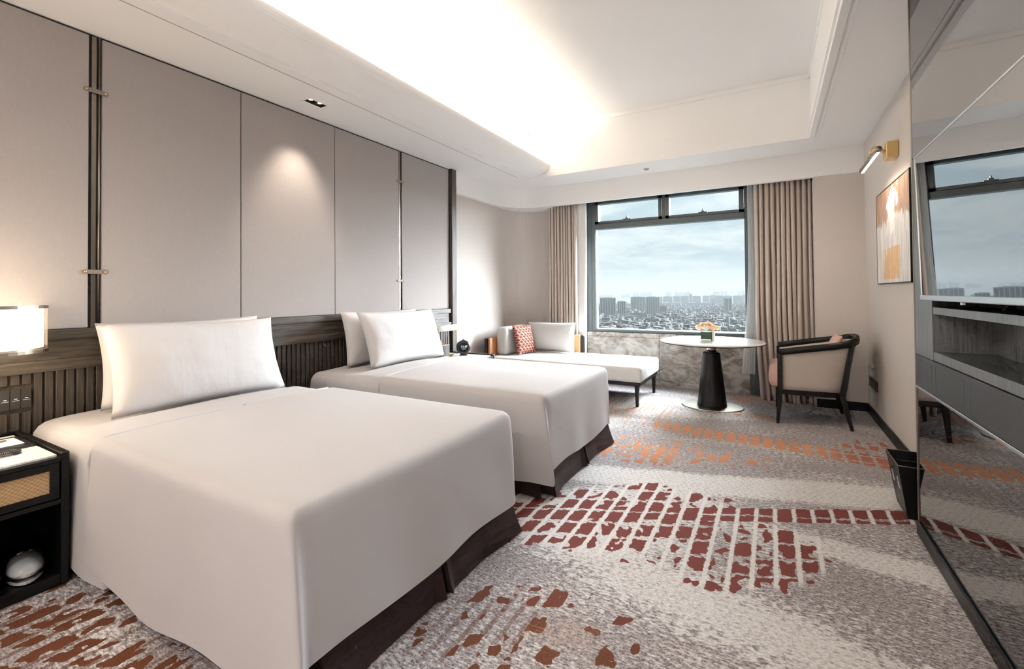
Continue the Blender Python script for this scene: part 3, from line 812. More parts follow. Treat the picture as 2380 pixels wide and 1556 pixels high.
def pillow_mesh(name, a, b, c, k=.07, seed=0, n=26, wr=.006, flange=0.0):
    rows_t, rows_b = [], []
    for j in range(n + 1):
        v = -1 + 2 * j / n; rt, rb = [], []
        for i in range(n + 1):
            u = -1 + 2 * i / n
            x = a * u * (1 - k * (1 - v * v)); y = b * v * (1 - k * 1.3 * (1 - u * u))
            e = max(0, (1 - u ** 2)) * max(0, (1 - v ** 2)); h = c * e ** .42
            w_ = wr * e ** .2 * (noise.noise(Vector((x * 9 + seed, y * 9, 0))) + .5 * noise.noise(Vector((x * 22, y * 22 + seed, 3))))
            edge = max(abs(u), abs(v)); 
            rt.append((x, y, h + w_ * (1 if edge < 1 else 0))); rb.append((x, y, -h * .8 + w_ * (1 if edge < 1 else 0)))
        rows_t.append(rt); rows_b.append(rb)
    mb = MB().grid(rows_t).grid([r[::-1] for r in rows_b])
    me = mb.mesh(name)
    bm = bmesh.new(); bm.from_mesh(me); bmesh.ops.remove_doubles(bm, verts=bm.verts, dist=.0004); bmesh.ops.recalc_face_normals(bm, faces=bm.faces); bm.to_mesh(me); bm.free()
    return me
def place_pillow(name, me, m, loc, lean, yaw, label, cat, group=None, roll=0.0):
    """pillow standing: local x -> along world, local y -> up, normal turned by yaw; lean tilts it backwards"""
    o = link(name, me, m, None, True)
    R_ = Matrix.Rotation(yaw, 4, 'Z') @ Matrix.Rotation(-lean, 4, 'Y') @ Matrix(((0, 0, 1, 0), (1, 0, 0, 0), (0, 1, 0, 0), (0, 0, 0, 1))) @ Matrix.Rotation(roll, 4, 'Z')
    o.matrix_world = Matrix.Translation(loc) @ R_
    return tag(o, label, cat, group)
G = 'bed pillows'
pa = pillow_mesh('pillow', .49, .262, .125, .055, 1); pb = pillow_mesh('pillow', .475, .25, .105, .05, 8)
place_pillow('pillow', pa, 'pillow_white', (-3.09, 1.535, .878), radians(20), 0, 'large white pillow standing in front on the nearest bed', 'pillow', G, radians(-.6))
place_pillow('pillow', pb, 'pillow_white', (-3.325, 1.565, .882), radians(10), 0, 'white pillow tucked behind the front pillow of the nearest bed', 'pillow', G)
pc = pillow_mesh('pillow', .51, .262, .115, .055, 15); pd = pillow_mesh('pillow', .50, .25, .10, .05, 21)
place_pillow('pillow', pc, 'pillow_white', (-3.09, 3.325, .878), radians(20), 0, 'white pillow standing in front on the farther bed', 'pillow', G)
place_pillow('pillow', pd, 'pillow_white', (-3.325, 3.30, .882), radians(10), 0, 'white pillow tucked behind the front pillow of the farther bed', 'pillow', G)

# ---------------------------------------------------------------- nightstands
def make_nightstand(y0, y1, label, drawer_side=True):
    x0, x1 = PX + .045, -2.758; yc = (y0 + y1) / 2
    N = empty('nightstand', (x0, yc, 0), label, 'nightstand', 'nightstands')
    inv = Matrix.Translation((-x0, -yc, 0))
    def part(o): o.parent = N; o.matrix_parent_inverse = inv; return o
    bl = 'black_lacquer'
    for a, c in ((y0, y0 + .028), (y1 - .028, y1)): part(bbox('side_panel', bl, None, x0, x1, a, c, 0, .588, .006, 3))
    part(bbox('back_panel', bl, None, x0, x0 + .015, y0 + .028, y1 - .028, .02, .575, .001))
    part(bbox('back_lip', bl, None, x0, x0 + .025, y0 + .028, y1 - .028, .555, .588, .003))
    part(bbox('top_board', bl, None, x0 + .015, x1 - .004, y0 + .028, y1 - .028, .548, .566, .001))
    part(bbox('marble_top', 'white_marble', None, x0 + .055, x1 - .030, y0 + .04, y1 - .036, .566, .576, .0015))
    part(bbox('divider_shelf', bl, None, x0 + .015, x1 - .002, y0 + .028, y1 - .028, .362, .382, .002))
    part(bbox('bottom_shelf', bl, None, x0 + .015, x1 - .004, y0 + .028, y1 - .028, .0, .052, .002))
    return N
def nightstand(y0, y1, label):
    N = make_nightstand(y0, y1, label); x1 = -2.758; x0 = PX + .045; yc = (y0 + y1) / 2
    a, c, z0, z1 = y0 + .034, y1 - .034, .388, .546; w_ = .030
    f = MB()
    f.prism([(x1 - .022, a, z0), (x1 - .022, c, z0), (x1 - .022, c - w_, z0 + w_), (x1 - .022, a + w_, z0 + w_)], (.018, 0, 0))
    f.prism([(x1 - .022, a, z1), (x1 - .022, c, z1), (x1 - .022, c - w_, z1 - w_), (x1 - .022, a + w_, z1 - w_)], (.018, 0, 0))
    f.prism([(x1 - .022, a, z0), (x1 - .022, a, z1), (x1 - .022, a + w_, z1 - w_), (x1 - .022, a + w_, z0 + w_)], (.018, 0, 0))
    f.prism([(x1 - .022, c, z0), (x1 - .022, c, z1), (x1 - .022, c - w_, z1 - w_), (x1 - .022, c - w_, z0 + w_)], (.018, 0, 0))
    d = f.build('drawer', 'black_lacquer'); d.parent = N; d.matrix_parent_inverse = Matrix.Translation((-x0, -yc, 0))
    MB().box(x1 - .022, x1 - .012, a + w_, c - w_, z0 + w_, z1 - w_).build('rattan_front', 'rattan', d)
    return N
nightstand(.17, .810, 'black nightstand with rattan drawer front left of the nearest bed')
nightstand(3.86, 4.44, 'black nightstand with pale marble top between the farther bed and daybed')
# things on the first nightstand
tray = empty('desk_tray', (-3.165, .57, .576), 'dark leather stationery tray at the back of the rattan nightstand', 'tray')
tb = bbox('tray_board', 'strap_leather', tray, -.13, .13, -.20, .20, 0, .010, .003); tb.data.materials[0] = MATS['black_plastic']
pd_ = bbox('notepad', 'paper', None, -3.245, -3.09, .46, .745, .5865, .591, .001)
tag(pd_, 'cream notepad lying on the dark stationery tray', 'notepad')
pen = empty('pen', (-3.17, .655, .5955), 'slim pale pen resting on the cream notepad', 'pen', rz=radians(20))
MB().tube([(0, -.06, 0), (0, .055, 0)], .0042, 8).build('barrel', 'silver', pen, True)
MB().tube([(0, -.06, 0), (0, -.072, 0)], .0035, 8, scales=[1, .2]).build('tip', 'brass', pen, True)
MB().box(-.001, .001, .01, .05, .004, .006).build('clip', 'silver', pen)
pth = []
loopc = []
NT = 150
for i in range(NT + 1):
    q = i / NT
    if q < .42: s = q / .42; loopc.append((-2.935 - .01 * s, .30 + .375 * s))
    elif q < .58: a = (q - .42) / .16 * pi; loopc.append((-2.945 - .022 + .022 * cos(a), .675 + .022 * sin(a)))
    else: s = (q - .58) / .42; loopc.append((-2.989 - .02 * s, .675 - .375 * s))
for i in range(NT):
    for k in range(6):
        q = k / 6; x = loopc[i][0] + (loopc[i + 1][0] - loopc[i][0]) * q; y = loopc[i][1] + (loopc[i + 1][1] - loopc[i][1]) * q
        d = Vector((loopc[i + 1][0] - loopc[i][0], loopc[i + 1][1] - loopc[i][1], 0)).normalized(); s_ = Vector((d.y, -d.x, 0))
        a = 2 * pi * k / 6
        pth.append(Vector((x, y, .576 + .0105)) + s_ * (.0080 * cos(a)) + Vector((0, 0, .0080 * sin(a))))
o = MB().tube(pth, .0018, 5).build('telephone_cord', 'black_plastic', None, True)
tag(o, 'black coiled telephone cord looped on the marble nightstand top', 'cord')
# slippers in plastic film on the bottom shelf
def slipper(loc, rz, label):
    S = empty('bagged_slippers', loc, label, 'slippers', 'bagged slippers', rz)
    def sole(z0, z1, g=0.0):
        out_ = []
        for i in range(28):
            a = 2 * pi * i / 28; x = .135 * cos(a); w_ = .052 + .010 * cos(a) - .006 * cos(2 * a)
            out_.append((x * (1 + g), w_ * sin(a) * (1 + g), 0))
        return MB().prism([(x, y, z0) for x, y, _ in out_], (0, 0, z1 - z0))
    for k, z in enumerate((0.0, .028)):
        sole(z + .003, z + .016).build('sole', 'slipper', S, False)
    rows = []
    for j in range(9):
        b_ = pi * j / 8; row = []
        for i in range(19):
            q = i / 18; x = -.12 + .25 * q; wd = (.054 + .008 * q) * sqrt(max(.02, 1 - (abs(x) / .142) ** 3)); h = (.010 + .046 * smooth01((q - .25) / .25)) * sqrt(max(0, 1 - q ** 5))
            row.append((x, -wd * cos(b_), .044 + h * sin(b_) ** .8))
        rows.append(row)
    MB().grid(rows).build('upper', 'slipper', S, True)
    rows = []
    for j in range(13):
        b_ = 2 * pi * j / 12; row = []
        for i in range(17):
            q = i / 16; x = -.15 + .30 * q; e = sqrt(max(.0, 1 - (x / .152) ** 4)); cr = .004 * noise.noise(Vector((x * 40, j * 1.7, loc[1] * 9)))
            row.append((x, (.066 * e + .004 + cr) * cos(b_), .050 + (.047 * e + .002 + cr) * sin(b_)))
        rows.append(row)
    MB().grid(rows).build('plastic_bag', 'plastic_film', S, True)
slipper((-2.905, .705, .0545), radians(-12), 'grey slippers in clear plastic, right pair on the nightstand bottom shelf')
slipper((-2.895, .555, .0545), radians(-8), 'grey slippers in clear plastic, left pair cut by the photo edge')

# things on the second nightstand
TZ = .576
tis = empty('tissue_box', (-3.325, 4.17, TZ), 'dark tissue box with wooden top on the far nightstand', 'tissue box')
bbox('box', 'leatherette', tis, -.075, .075, -.075, .075, 0, .115, .003)
bbox('lid', 'tan_leather', tis, -.076, .076, -.076, .076, .115, .121, .002)
MB().grid([[(-.02 + .05 * u / 4 + .008 * sin(v * 2), -.03 + .06 * v / 4, .12 + .016 * sin(pi * v / 4) * (1 - u / 8)) for u in range(5)] for v in range(5)]).build('tissue', 'paper', tis, True)
ck = empty('alarm_clock', (-3.08, 4.28, TZ), 'round black ring shaped alarm clock on the far nightstand', 'clock', rz=radians(-58))
bbox('foot', 'black_plastic', ck, -.028, .028, -.045, .045, 0, .012, .004)
rg = MB(); rr = .082; zc = .092
rows = []
for i in range(40):
    a = 2 * pi * i / 40; row = []
    for k in range(12):
        q = 2 * pi * k / 12; R_ = rr - .018 + .019 * cos(q); row.append((.034 * sin(q), R_ * cos(a), zc + R_ * sin(a)))
    rows.append(row)
rg.grid(rows, cu=True, cv=True).build('ring', 'black_plastic', ck, True)
me = MB().prism([(0, .046 * cos(2*pi*i/32), zc + .046 * sin(2*pi*i/32)) for i in range(32)], (.008, 0, 0)).mesh('dial'); dl = link('dial', me, 'dial_black', ck)
mwx = Matrix.Translation((.0085, .008, zc + .006)) @ Matrix(((0, 0, 1, 0), (1, 0, 0, 0), (0, 1, 0, 0), (0, 0, 0, 1)))
text_mesh('time_digits', '11:47', .034, mwx, 'display_glow', dl)
MB().box(.0085, .009, -.015, .006, zc - .022, zc - .018).box(.0085, .009, .012, .028, zc - .022, zc - .018).build('date_marks', 'display_glow', dl)
MB().lathe((0, 0, zc + rr), [(.012, -.004), (.012, .006), (.009, .009)], 16).build('button', 'dark_switch', ck)
lp = empty('reading_lamp', (-3.2, 4.12, TZ), 'small brass framed lamp with white half round shade on the far nightstand', 'lamp')
rows = [[(.055 * cos(pi * i / 12 ), -.205 + .41 * j, .29 + .06 * sin(pi * i / 12)) for i in range(13)] for j in (0, 1)]
sh = MB().grid(rows).build('shade', 'shade_white', lp, True); sh.modifiers.new('thickness', 'SOLIDIFY').thickness = .003
for s in (0, 1):
    MB().prism([(.055 * cos(pi * i / 12), -.205 + .41 * s, .29 + .06 * sin(pi * i / 12)) for i in range(13)], (0, .003, 0)).build('shade_end', 'bronze', lp)
    MB().tube([(0, -.20 + .40 * s, .30), (0.004, -.20 + .40 * s, .15), (0, -.20 + .40 * s, .0)], .006, 8).build('leg', 'brass', lp, True)
MB().tube([(0, -.18, .305), (0, .18, .305)], .010, 8).build('bulb_tube', 'lamp_glow', lp, True)
bbox('foot_bar', 'brass', lp, -.03, .03, -.215, .215, 0, .006, .002)

# ---------------------------------------------------------------- daybed
db = empty('daybed', (-2.3, 5.55, 0), 'long white upholstered daybed with black frame under the window', 'daybed')
inv = Matrix.Translation((2.3, -5.55, 0))
def dpart(o): o.parent = db; o.matrix_parent_inverse = inv; return o
dpart(bbox('seat_cushion', 'upholstery', None, -3.27, -1.262, 5.085, 6.02, .272, .450, .035, 4, True))
dpart(bbox('seat_rail', 'black_frame', None, -3.30, -1.285, 5.11, 5.99, .232, .268, .004))
for x in (-3.2, -1.322):
    for y in (5.14, 5.965):
        dpart(MB().sweep([(x, y, .0), (x, y, .235)], [(-.02, -.02), (.02, -.02), (.02, .02), (-.02, .02)], scales=[.72, 1.15]).build('leg', 'black_frame'))
dpart(bbox('arm_frame', 'black_frame', None, -3.345, -3.292, 5.12, 6.10, .18, .680, .012, 3))
dpart(bbox('arm_lining', 'tan_leather', None, -3.300, -3.262, 5.135, 6.05, .20, .690, .016, 3, True))
dpart(bbox('back_frame', 'black_frame', None, -3.345, -2.300, 6.068, 6.12, .18, .680, .012, 3))
dpart(bbox('back_lining', 'tan_leather', None, -3.30, -2.345, 6.030, 6.076, .20, .690, .016, 3, True))
o = bbox('bolster_cushion', 'upholstery_grey', None, -3.258, -3.085, 5.27, 5.98, .4515, .825, .05, 5, True)
tag(o, 'boxy light grey cushion against the left arm of the daybed', 'cushion', 'daybed cushions')
me = pillow_mesh('back_cushion', .375, .205, .10, .035, 33, wr=.004)
place_pillow('back_cushion', me, 'upholstery_grey', (-2.735, 5.89, .664), radians(7), radians(-90), 'wide light grey cushion against the back of the daybed', 'cushion', 'daybed cushions')
me = pillow_mesh('patterned_cushion', .205, .205, .065, .06, 40, wr=.004)
o = place_pillow('patterned_cushion', me, 'geo_fabric', (-2.965, 5.54, .651), radians(14), radians(-8), 'small rust red cushion with geometric pattern on the daybed', 'cushion', 'daybed cushions')
# geometric print is laid out in the cushion's own plane
geo = MATS['geo_fabric'].node_tree
for nd in list(geo.nodes):
    if nd.type == 'SEPXYZ':
        mp = geo.nodes.new('ShaderNodeMapping'); mp.inputs['Rotation'].default_value = (radians(90), 0, 0)
        src = nd.inputs[0].links[0].from_socket; geo.links.new(src, mp.inputs[0]); geo.links.new(mp.outputs[0], nd.inputs[0])

# ---------------------------------------------------------------- round table
tbx, tby = -.595, 5.545
tb = empty('round_table', (tbx, tby, 0), 'round white marble table on a black cone pedestal by the window', 'table')
MB().lathe((0, 0, 0), [(.525, .718), (.540, .722), (.540, .730), (.528, .738), (.0, .7382)], 64).build('marble_top', 'white_marble', tb)
MB().lathe((0, 0, 0), [(.45, .700), (.53, .712), (.528, .7185), (.0, .7185)], 64).build('under_board', 'black_frame', tb)
MB().cyl((0, 0), .048, .048, .60, .705, 32).build('neck', 'steel', tb, True)
MB().lathe((0, 0, 0), [(.152, .012), (.152, .03), (.088, .600), (.082, .607), (.0, .607)], 48).build('pedestal', 'dark_cone' if 'dark_cone' in MATS else 'black_frame', tb)
MB().lathe((0, 0, 0), [(.07, .607), (.07, .613), (.05, .615)], 32).build('collar', 'black_plastic', tb)
MB().lathe((0, 0, 0), [(.318, .0), (.320, .006), (.314, .012), (.0, .0125)], 64, 1.0, .80).build('base_plate', 'base_steel', tb)
# flowers
fl = empty('flower_vase', (-.635, 5.50, .7385), 'small glass vase of cream and peach roses on the round table', 'flowers')
v = MB(); s = .055
for a in ((-s, -s + .003, -s, s), (s - .003, s, -s, s), (-s, s, -s, -s + .003), (-s, s, s - .003, s)): v.box(a[0], a[1], a[2], a[3], 0, .108)
v.box(-s, s, -s, s, 0, .004); v.build('glass_vase', 'clear_glass', fl)
MB().box(-s + .004, s - .004, -s + .004, s - .004, .016, .098).build('leaf_lining', 'leaf_green', fl)
MB().box(.058, .082, -.03, .03, 0, .105).build('white_card', 'paper', fl)
def rose(c, r, m, seed):
    rnd = random.Random(seed); mb = MB()
    for ring, (cnt, rad, zt, lip) in enumerate([(2, .28, .72, .0), (3, .50, .70, .04), (4, .74, .60, .10), (5, .98, .42, .22)]):
        for k in range(cnt):
            a0 = 2 * pi * k / cnt + ring * .7 + rnd.random() * .4; rows = []
            for j in range(7):
                q = j / 6; row = []
                for i in range(7):
                    e = abs(i - 3) / 3; s_ = (i / 6 - .5) * (2 * pi / cnt * 1.3)
                    R_ = r * (rad * sin(min(1, q * 1.35) * pi / 2) ** .7 * (1 - .10 * q) + lip * q ** 4)
                    row.append((c[0] + R_ * cos(a0 + s_), c[1] + R_ * sin(a0 + s_), c[2] + r * (-.72 + (zt + .72) * q * (1 - .14 * e * e) - lip * .35 * q ** 6)))
                rows.append(row)
            mb.grid(rows)
    o = mb.build('rose', m, fl, True); o.modifiers.new('thickness', 'SOLIDIFY').thickness = .0012
    return o
for i, (x, y, z, r, m) in enumerate([(0, -.06, .145, .042, 'rose_cream'), (-.075, -.03, .145, .042, 'rose_peach'), (.07, -.03, .145, .044, 'rose_peach'), (.02, .02, .175, .04, 'rose_peach'),
                                     (-.035, .02, .175, .038, 'rose_cream'), (.105, .03, .14, .038, 'rose_cream'), (-.06, .06, .15, .038, 'rose_cream'), (.04, .075, .15, .04, 'rose_cream')]):
    rose((x, y, z), r, m, i)
MB().tube([(.01 + .078 * cos(2*pi*i/40), .03, .205 + .078 * sin(2*pi*i/40)) for i in range(40)], .0014, 6, close=True).build('wire_ring', 'silver', fl, True)
MB().prism([(.01 + .077 * cos(2*pi*i/40), .03, .205 + .077 * sin(2*pi*i/40)) for i in range(40)], (0, .001, 0)).build('clear_disc', 'acrylic', fl)

# ---------------------------------------------------------------- armchair (faces the table, -x)
ac = empty('armchair', (.35, 5.50, 0), 'black framed tub armchair with beige shell and pink seat beside the curtain', 'armchair')
ox, oy = .35, 5.50
def C3(x, y, z): return (x - ox, y - oy, z)
half = [(.055, 5.150, .690), (.20, 5.146, .716), (.36, 5.142, .744), (.50, 5.146, .768), (.585, 5.168, .784), (.645, 5.215, .800), (.680, 5.285, .814), (.698, 5.38, .825), (.703, 5.50, .829)]
path = half + [(x, 2 * 5.50 - y, z) for x, y, z in half[-2::-1]]
pp = [C3(*p) for p in path]
MB().sweep(pp, [(-.019, -.030), (.019, -.030), (.022, .0), (.017, .028), (-.017, .028), (-.022, .0)]).build('top_rail', 'black_frame', ac, True)
def post(pts, w0, nm='leg'):
    MB().sweep([C3(*p[:3]) for p in pts], [(-.5, -.5), (.5, -.5), (.5, .5), (-.5, .5)], upv=(1, 0, 0), scales=[p[3] for p in pts]).build(nm, 'black_frame', ac)
for s in (-1, 1):
    yy = lambda d: 5.50 + s * d
    post([(.035, yy(.360), 0, .026), (.058, yy(.350), .30, .044), (.060, yy(.350), .678, .040)], 0)
    post([(.622, yy(.345), 0, .026), (.555, yy(.318), .30, .046), (.575, yy(.318), .40, .044), (.635, yy(.300), .790, .036)], 0)
seat = [(.06, 5.152), (.25, 5.150), (.42, 5.165), (.53, 5.20), (.585, 5.27), (.605, 5.38), (.61, 5.50)]
sp = seat + [(x, 11.0 - y) for x, y in seat[-2::-1]]
mb = MB().prism([C3(x, y, .282) for x, y in sp], (0, 0, .050)); mb.build('seat_rail', 'black_frame', ac)
# shell: outer and inner skins between seat and top rail
def shell(off):
    rows = []
    for k in range(9):
        q = k / 8; row = []
        for i, (x, y, z) in enumerate(path):
            j = i / (len(path) - 1) * (len(sp) - 1); a = int(j); f_ = j - a; a2 = min(a + 1, len(sp) - 1)
            bx = sp[a][0] + (sp[a2][0] - sp[a][0]) * f_; by = sp[a][1] + (sp[a2][1] - sp[a][1]) * f_
            X_ = bx + (x - bx) * q; Y_ = by + (y - by) * q; Z_ = .332 + (z - .028 - .332) * q
            d = Vector((.30 - X_, 5.50 - Y_, 0)); d.normalize()
            row.append(C3(X_ + d.x * off, Y_ + d.y * off, Z_))
        rows.append(row)
    return rows
o = MB().grid(shell(.022)).build('shell', 'chair_fabric', ac, True); md = o.modifiers.new('thickness', 'SOLIDIFY'); md.thickness = .045; md.offset = 0
ins = [(-.03, 5.19), (.10, 5.185), (.30, 5.19), (.45, 5.21), (.53, 5.27), (.56, 5.38), (.565, 5.50)]
ins = ins + [(x, 11.0 - y) for x, y in ins[-2::-1]]
prof = [(.0, .338), (.85, .336), (.97, .355), (1.02, .40), (1.03, .44), (1.0, .50), (.95, .535), (.80, .552), (.4, .558), (.0, .56)]
cx_, cy_ = .26, 5.50; rows = []
for sc_, z in prof:
    rows.append([C3(cx_ + (x - cx_) * max(sc_, .001), cy_ + (y - cy_) * max(sc_ if sc_ < .99 else .99 + (sc_ - .99) * .2, .001), z) for x, y in ins])
MB().grid(rows, cu=True).build('seat_cushion', 'pink_velvet', ac, True)
me = pillow_mesh('throw_pillow', .20, .20, .06, .06, 51)
place_pillow('throw_pillow', me, 'pink_velvet', (.50, 5.50, .672), radians(-22), 0, 'small pink pillow leaning inside the armchair back', 'cushion')

# ---------------------------------------------------------------- right wall: picture, picture lamp, socket
pic = empty('picture', (XR - .002, 4.79, 1.745), 'abstract brown and white painting in a thin black frame', 'picture')
bbox('canvas', 'abstract_paint', pic, -.012, -.002, -.58, .58, -.400, .400, .001)
f = MB()
for a in ((-.588, .588, .400, .408), (-.588, .588, -.408, -.400), (-.588, -.580, -.408, .408), (.580, .588, -.408, .408)): f.box(-.014, 0, a[0], a[1], a[2], a[3])
f.build('frame', 'black_frame', pic)
pk = empty('picture_lamp', (XR - .002, 4.62, 2.385), 'brass picture lamp on a swing arm above the painting', 'lamp')
bbox('wall_box', 'brass', pk, -.075, 0, -.072, .072, -.062, .062, .003)
tube_p = [(-.165, -.33, -.05), (-.165, .40, -.05)]
MB().tube(tube_p, .021, 18).build('tube', 'bronze', pk, True)
MB().box(-.1735, -.1565, -.305, .375, -.0735, -.0665).build('diffuser', 'tube_glow', pk)
for s in (-1, 1):
    p = [(-.075, .02 * s, .0)] + [(-.075 - .09 * sin(a), .02 * s + s * .012 * a, .045 * sin(2 * a)) for a in (.3, .6, .9, 1.2, 1.5)] + [(-.165, .045 * s, -.03)]
    MB().tube(p, .005, 8).build('arm', 'brass', pk, True)
    MB().lathe((-.165, .045 * s, -.036), [(.012, 0), (.012, .02), (.006, .024)], 14).build('joint', 'bronze', pk, True)
area('picture_lamp_light', (XR - .167, 4.655, 2.308), (0, radians(28), 0), .03, .66, 5.0, WARM2)
sk = empty('wall_socket', (XR, 5.745, .350), 'black wall socket plate low on the right wall near the corner', 'socket')
for i in range(3): bbox('socket_module', 'black_plastic', sk, -.010, 0, -.20 + .135 * i, -.20 + .135 * (i + 1) - .002, -.048, .048, .002)

# ---------------------------------------------------------------- TV cabinet
CX0, CYF, CYN = .655, 3.15, -.4
tv = empty('tv_cabinet', (CX0, 2.0, 0), 'tall built-in media cabinet with smoked mirror panels and open shelf at the right', 'cabinet')
inv = Matrix.Translation((-CX0, -2.0, 0))
def cp(o): o.parent = tv; o.matrix_parent_inverse = inv; return o
cp(bbox('carcass', 'black_frame', None, CX0 + .215, XR - .001, CYN, CYF, .0, ZC - .002, .001))
cp(bbox('end_panel', 'black_frame', None, CX0 + .012, CX0 + .216, CYF - .02, CYF, .0, ZC - .002, .001))
cp(bbox('upper_mirror', 'smoked_mirror', None, CX0, CX0 + .216, CYN, CYF - .014, 1.970, 2.710, .001, 1))
cp(bbox('top_board', 'black_lacquer', None, CX0, CX0 + .216, CYN, CYF - .014, 2.713, ZC - .002, .001, 1))
cp(bbox('wood_column', 'cabinet_wood', None, CX0, CX0 + .216, 2.845, CYF - .014, .948, 1.968, .001, 1))
cp(bbox('wood_backboard', 'cabinet_wood', None, CX0 + .005, CX0 + .216, CYN, 2.845, 1.232, 1.968, .001, 1))
cp(bbox('recess_back', 'cabinet_wood', None, CX0 + .20, CX0 + .216, CYN, 2.845, .95, 1.232, 0))
cp(bbox('shelf_board', 'cabinet_wood', None, CX0 + .002, CX0 + .20, CYN, 2.838, 1.168, 1.200, .001))
cp(bbox('counter_board', 'cabinet_wood', None, CX0 + .002, CX0 + .20, CYN, 2.842, .950, .990, .001))
dr = cp(bbox('drawer_front', 'leatherette', None, CX0 - .002, CX0 + .20, CYN, CYF - .014, .786, .946, .003))
st = MB()
for a, c in ((2.86, 3.06), (2.44, 2.80), (1.95, 2.38), (1.4, 1.88)):
    for p in ((a, c, .805, .8065), (a, c, .9255, .927), (a, a + .0018, .805, .927), (c - .0018, c, .805, .927)): st.box(CX0 - .0028, CX0 - .0019, *p)
st.build('stitching', 'grey_frame', dr)
cp(bbox('silver_trim', 'silver', None, CX0 - .004, CX0 + .05, CYN, CYF - .014, .772, .785, .002))
cp(bbox('lower_mirror', 'smoked_mirror', None, CX0 + .002, CX0 + .20, CYN, CYF - .014, .078, .772, .001, 1))
cp(bbox('plinth', 'black_lacquer', None, CX0 - .010, CX0 + .20, CYN, CYF - .002, .0, .074, .006, 2))
cp(bbox('edge_strip', 'bronze', None, CX0 - .003, CX0 + .012, CYF - .013, CYF, .0, ZC - .002, .002))
cp(bbox('edge_strip', 'bronze', None, CX0 - .001, CX0 + .03, CYF + .002, CYF + .008, .0, ZC - .002, .001))

tvs = empty('television', (.622, 2.05, 1.245), 'flat black television with silver lower edge reflecting the window', 'television')
tl = radians(1.4)
tvs.rotation_euler = (0, -tl, 0)
bbox('screen', 'tv_screen', tvs, -.004, 0, -.80, .785, .012, .662, 0)
f = MB(); f.box(-.006, .012, -.808, -.80, 0, .668); f.box(-.006, .012, .785, .792, 0, .668); f.box(-.006, .012, -.808, .792, .662, .668)
f.build('bezel', 'silver', tvs)
bbox('lower_edge', 'silver', tvs, -.010, .020, -.808, .792, -.012, .012, .003)
bbox('housing', 'black_plastic', tvs, .001, .030, -.79, .78, .0, .655, .004)
bbox('sensor', 'white_plastic', tvs, -.004, .006, .265, .285, -.022, -.011, .001)
pth = []
for i in range(90):
    a = i / 90 * 2 * pi * 3.5; r = .030 + .006 * sin(i * .9)
    pth.append((.715 + .012 * sin(i * 1.3), 2.235 + r * cos(a) * .9, 1.2405 + r * .95 * sin(a)))
o = MB().tube(pth, .0045, 6)
o.tube([(.70, 2.26, 1.215), (.74, 2.36, 1.206), (.78, 2.48, 1.212), (.79, 2.56, 1.240)], .003, 6)
tag(o.build('power_cable', 'black_plastic', None, True), 'black coiled power cable on the shelf under the television', 'cable')

# ---------------------------------------------------------------- waste bin
wb = empty('waste_bin', (.735, 3.45, 0), 'black divided waste bin with recycling marks beside the cabinet', 'bin')
bot = (-.090, .085, -.125, .130); top_ = (-.135, .120, -.160, .162); H_ = .300
def wall4(o4, i4, z0, z1, name):
    mb = MB()
    def rect(q, z): return [(q[0], q[2], z), (q[1], q[2], z), (q[1], q[3], z), (q[0], q[3], z)]
    a, c = rect(o4[0], z0), rect(o4[1], z1); e, g_ = rect(i4[0], z0 + .004), rect(i4[1], z1)
    mb.add(a + c + e + g_, [(0,1,5,4),(1,2,6,5),(2,3,7,6),(3,0,4,7),(8,12,13,9),(9,13,14,10),(10,14,15,11),(11,15,12,8),(4,5,13,12),(5,6,14,13),(6,7,15,14),(7,4,12,15),(0,3,2,1),(8,9,10,11)])
    return mb.build(name, 'black_frame', wb)
sh_ = lambda q, d: (q[0] + d, q[1] - d, q[2] + d, q[3] - d)
wall4((bot, top_), (sh_(bot, .004), sh_(top_, .004)), 0, H_, 'body')
f = MB(); p = [(top_[0], top_[2], H_), (top_[1], top_[2], H_), (top_[1], top_[3], H_), (top_[0], top_[3], H_)]
f.tube(p, .0025, 6, close=True); f.build('rim', 'bronze', wb)
MB().prism([(bot[0] + .006, -.004, .006), (bot[1] - .006, -.004, .006), (top_[1] - .008, -.004, H_ - .012), (top_[0] + .008, -.004, H_ - .012)], (0, .008, 0)).build('divider', 'black_frame', wb)
sl = (top_[0] - bot[0]) / H_
for yc in (-.065, .065):
    mb = MB(); zc = .195
    def q(y, z): return (bot[0] + sl * z - .0012, y, z)
    tri = [(yc - .020, zc - .016), (yc + .020, zc - .016), (yc, zc + .022)]
    for i in range(3):
        a, c = Vector(tri[i]), Vector(tri[(i + 1) % 3]); d = (c - a).normalized(); n_ = Vector((-d.y, d.x)) * .0028
        a2 = a + d * .006; c2 = c - d * .006
        mb.prism([q(*(a2 + n_)), q(*(a2 - n_)), q(*(c2 - n_)), q(*(c2 + n_))], (.0008, 0, 0))
    for zz, hw in ((zc - .028, .024), (zc - .038, .024), (zc - .048, .020)):
        mb.prism([q(yc - hw, zz), q(yc + hw, zz), q(yc + hw, zz + .0045), q(yc - hw, zz + .0045)], (.0008, 0, 0))
    mb.build('printed_mark', 'mark_white', wb)

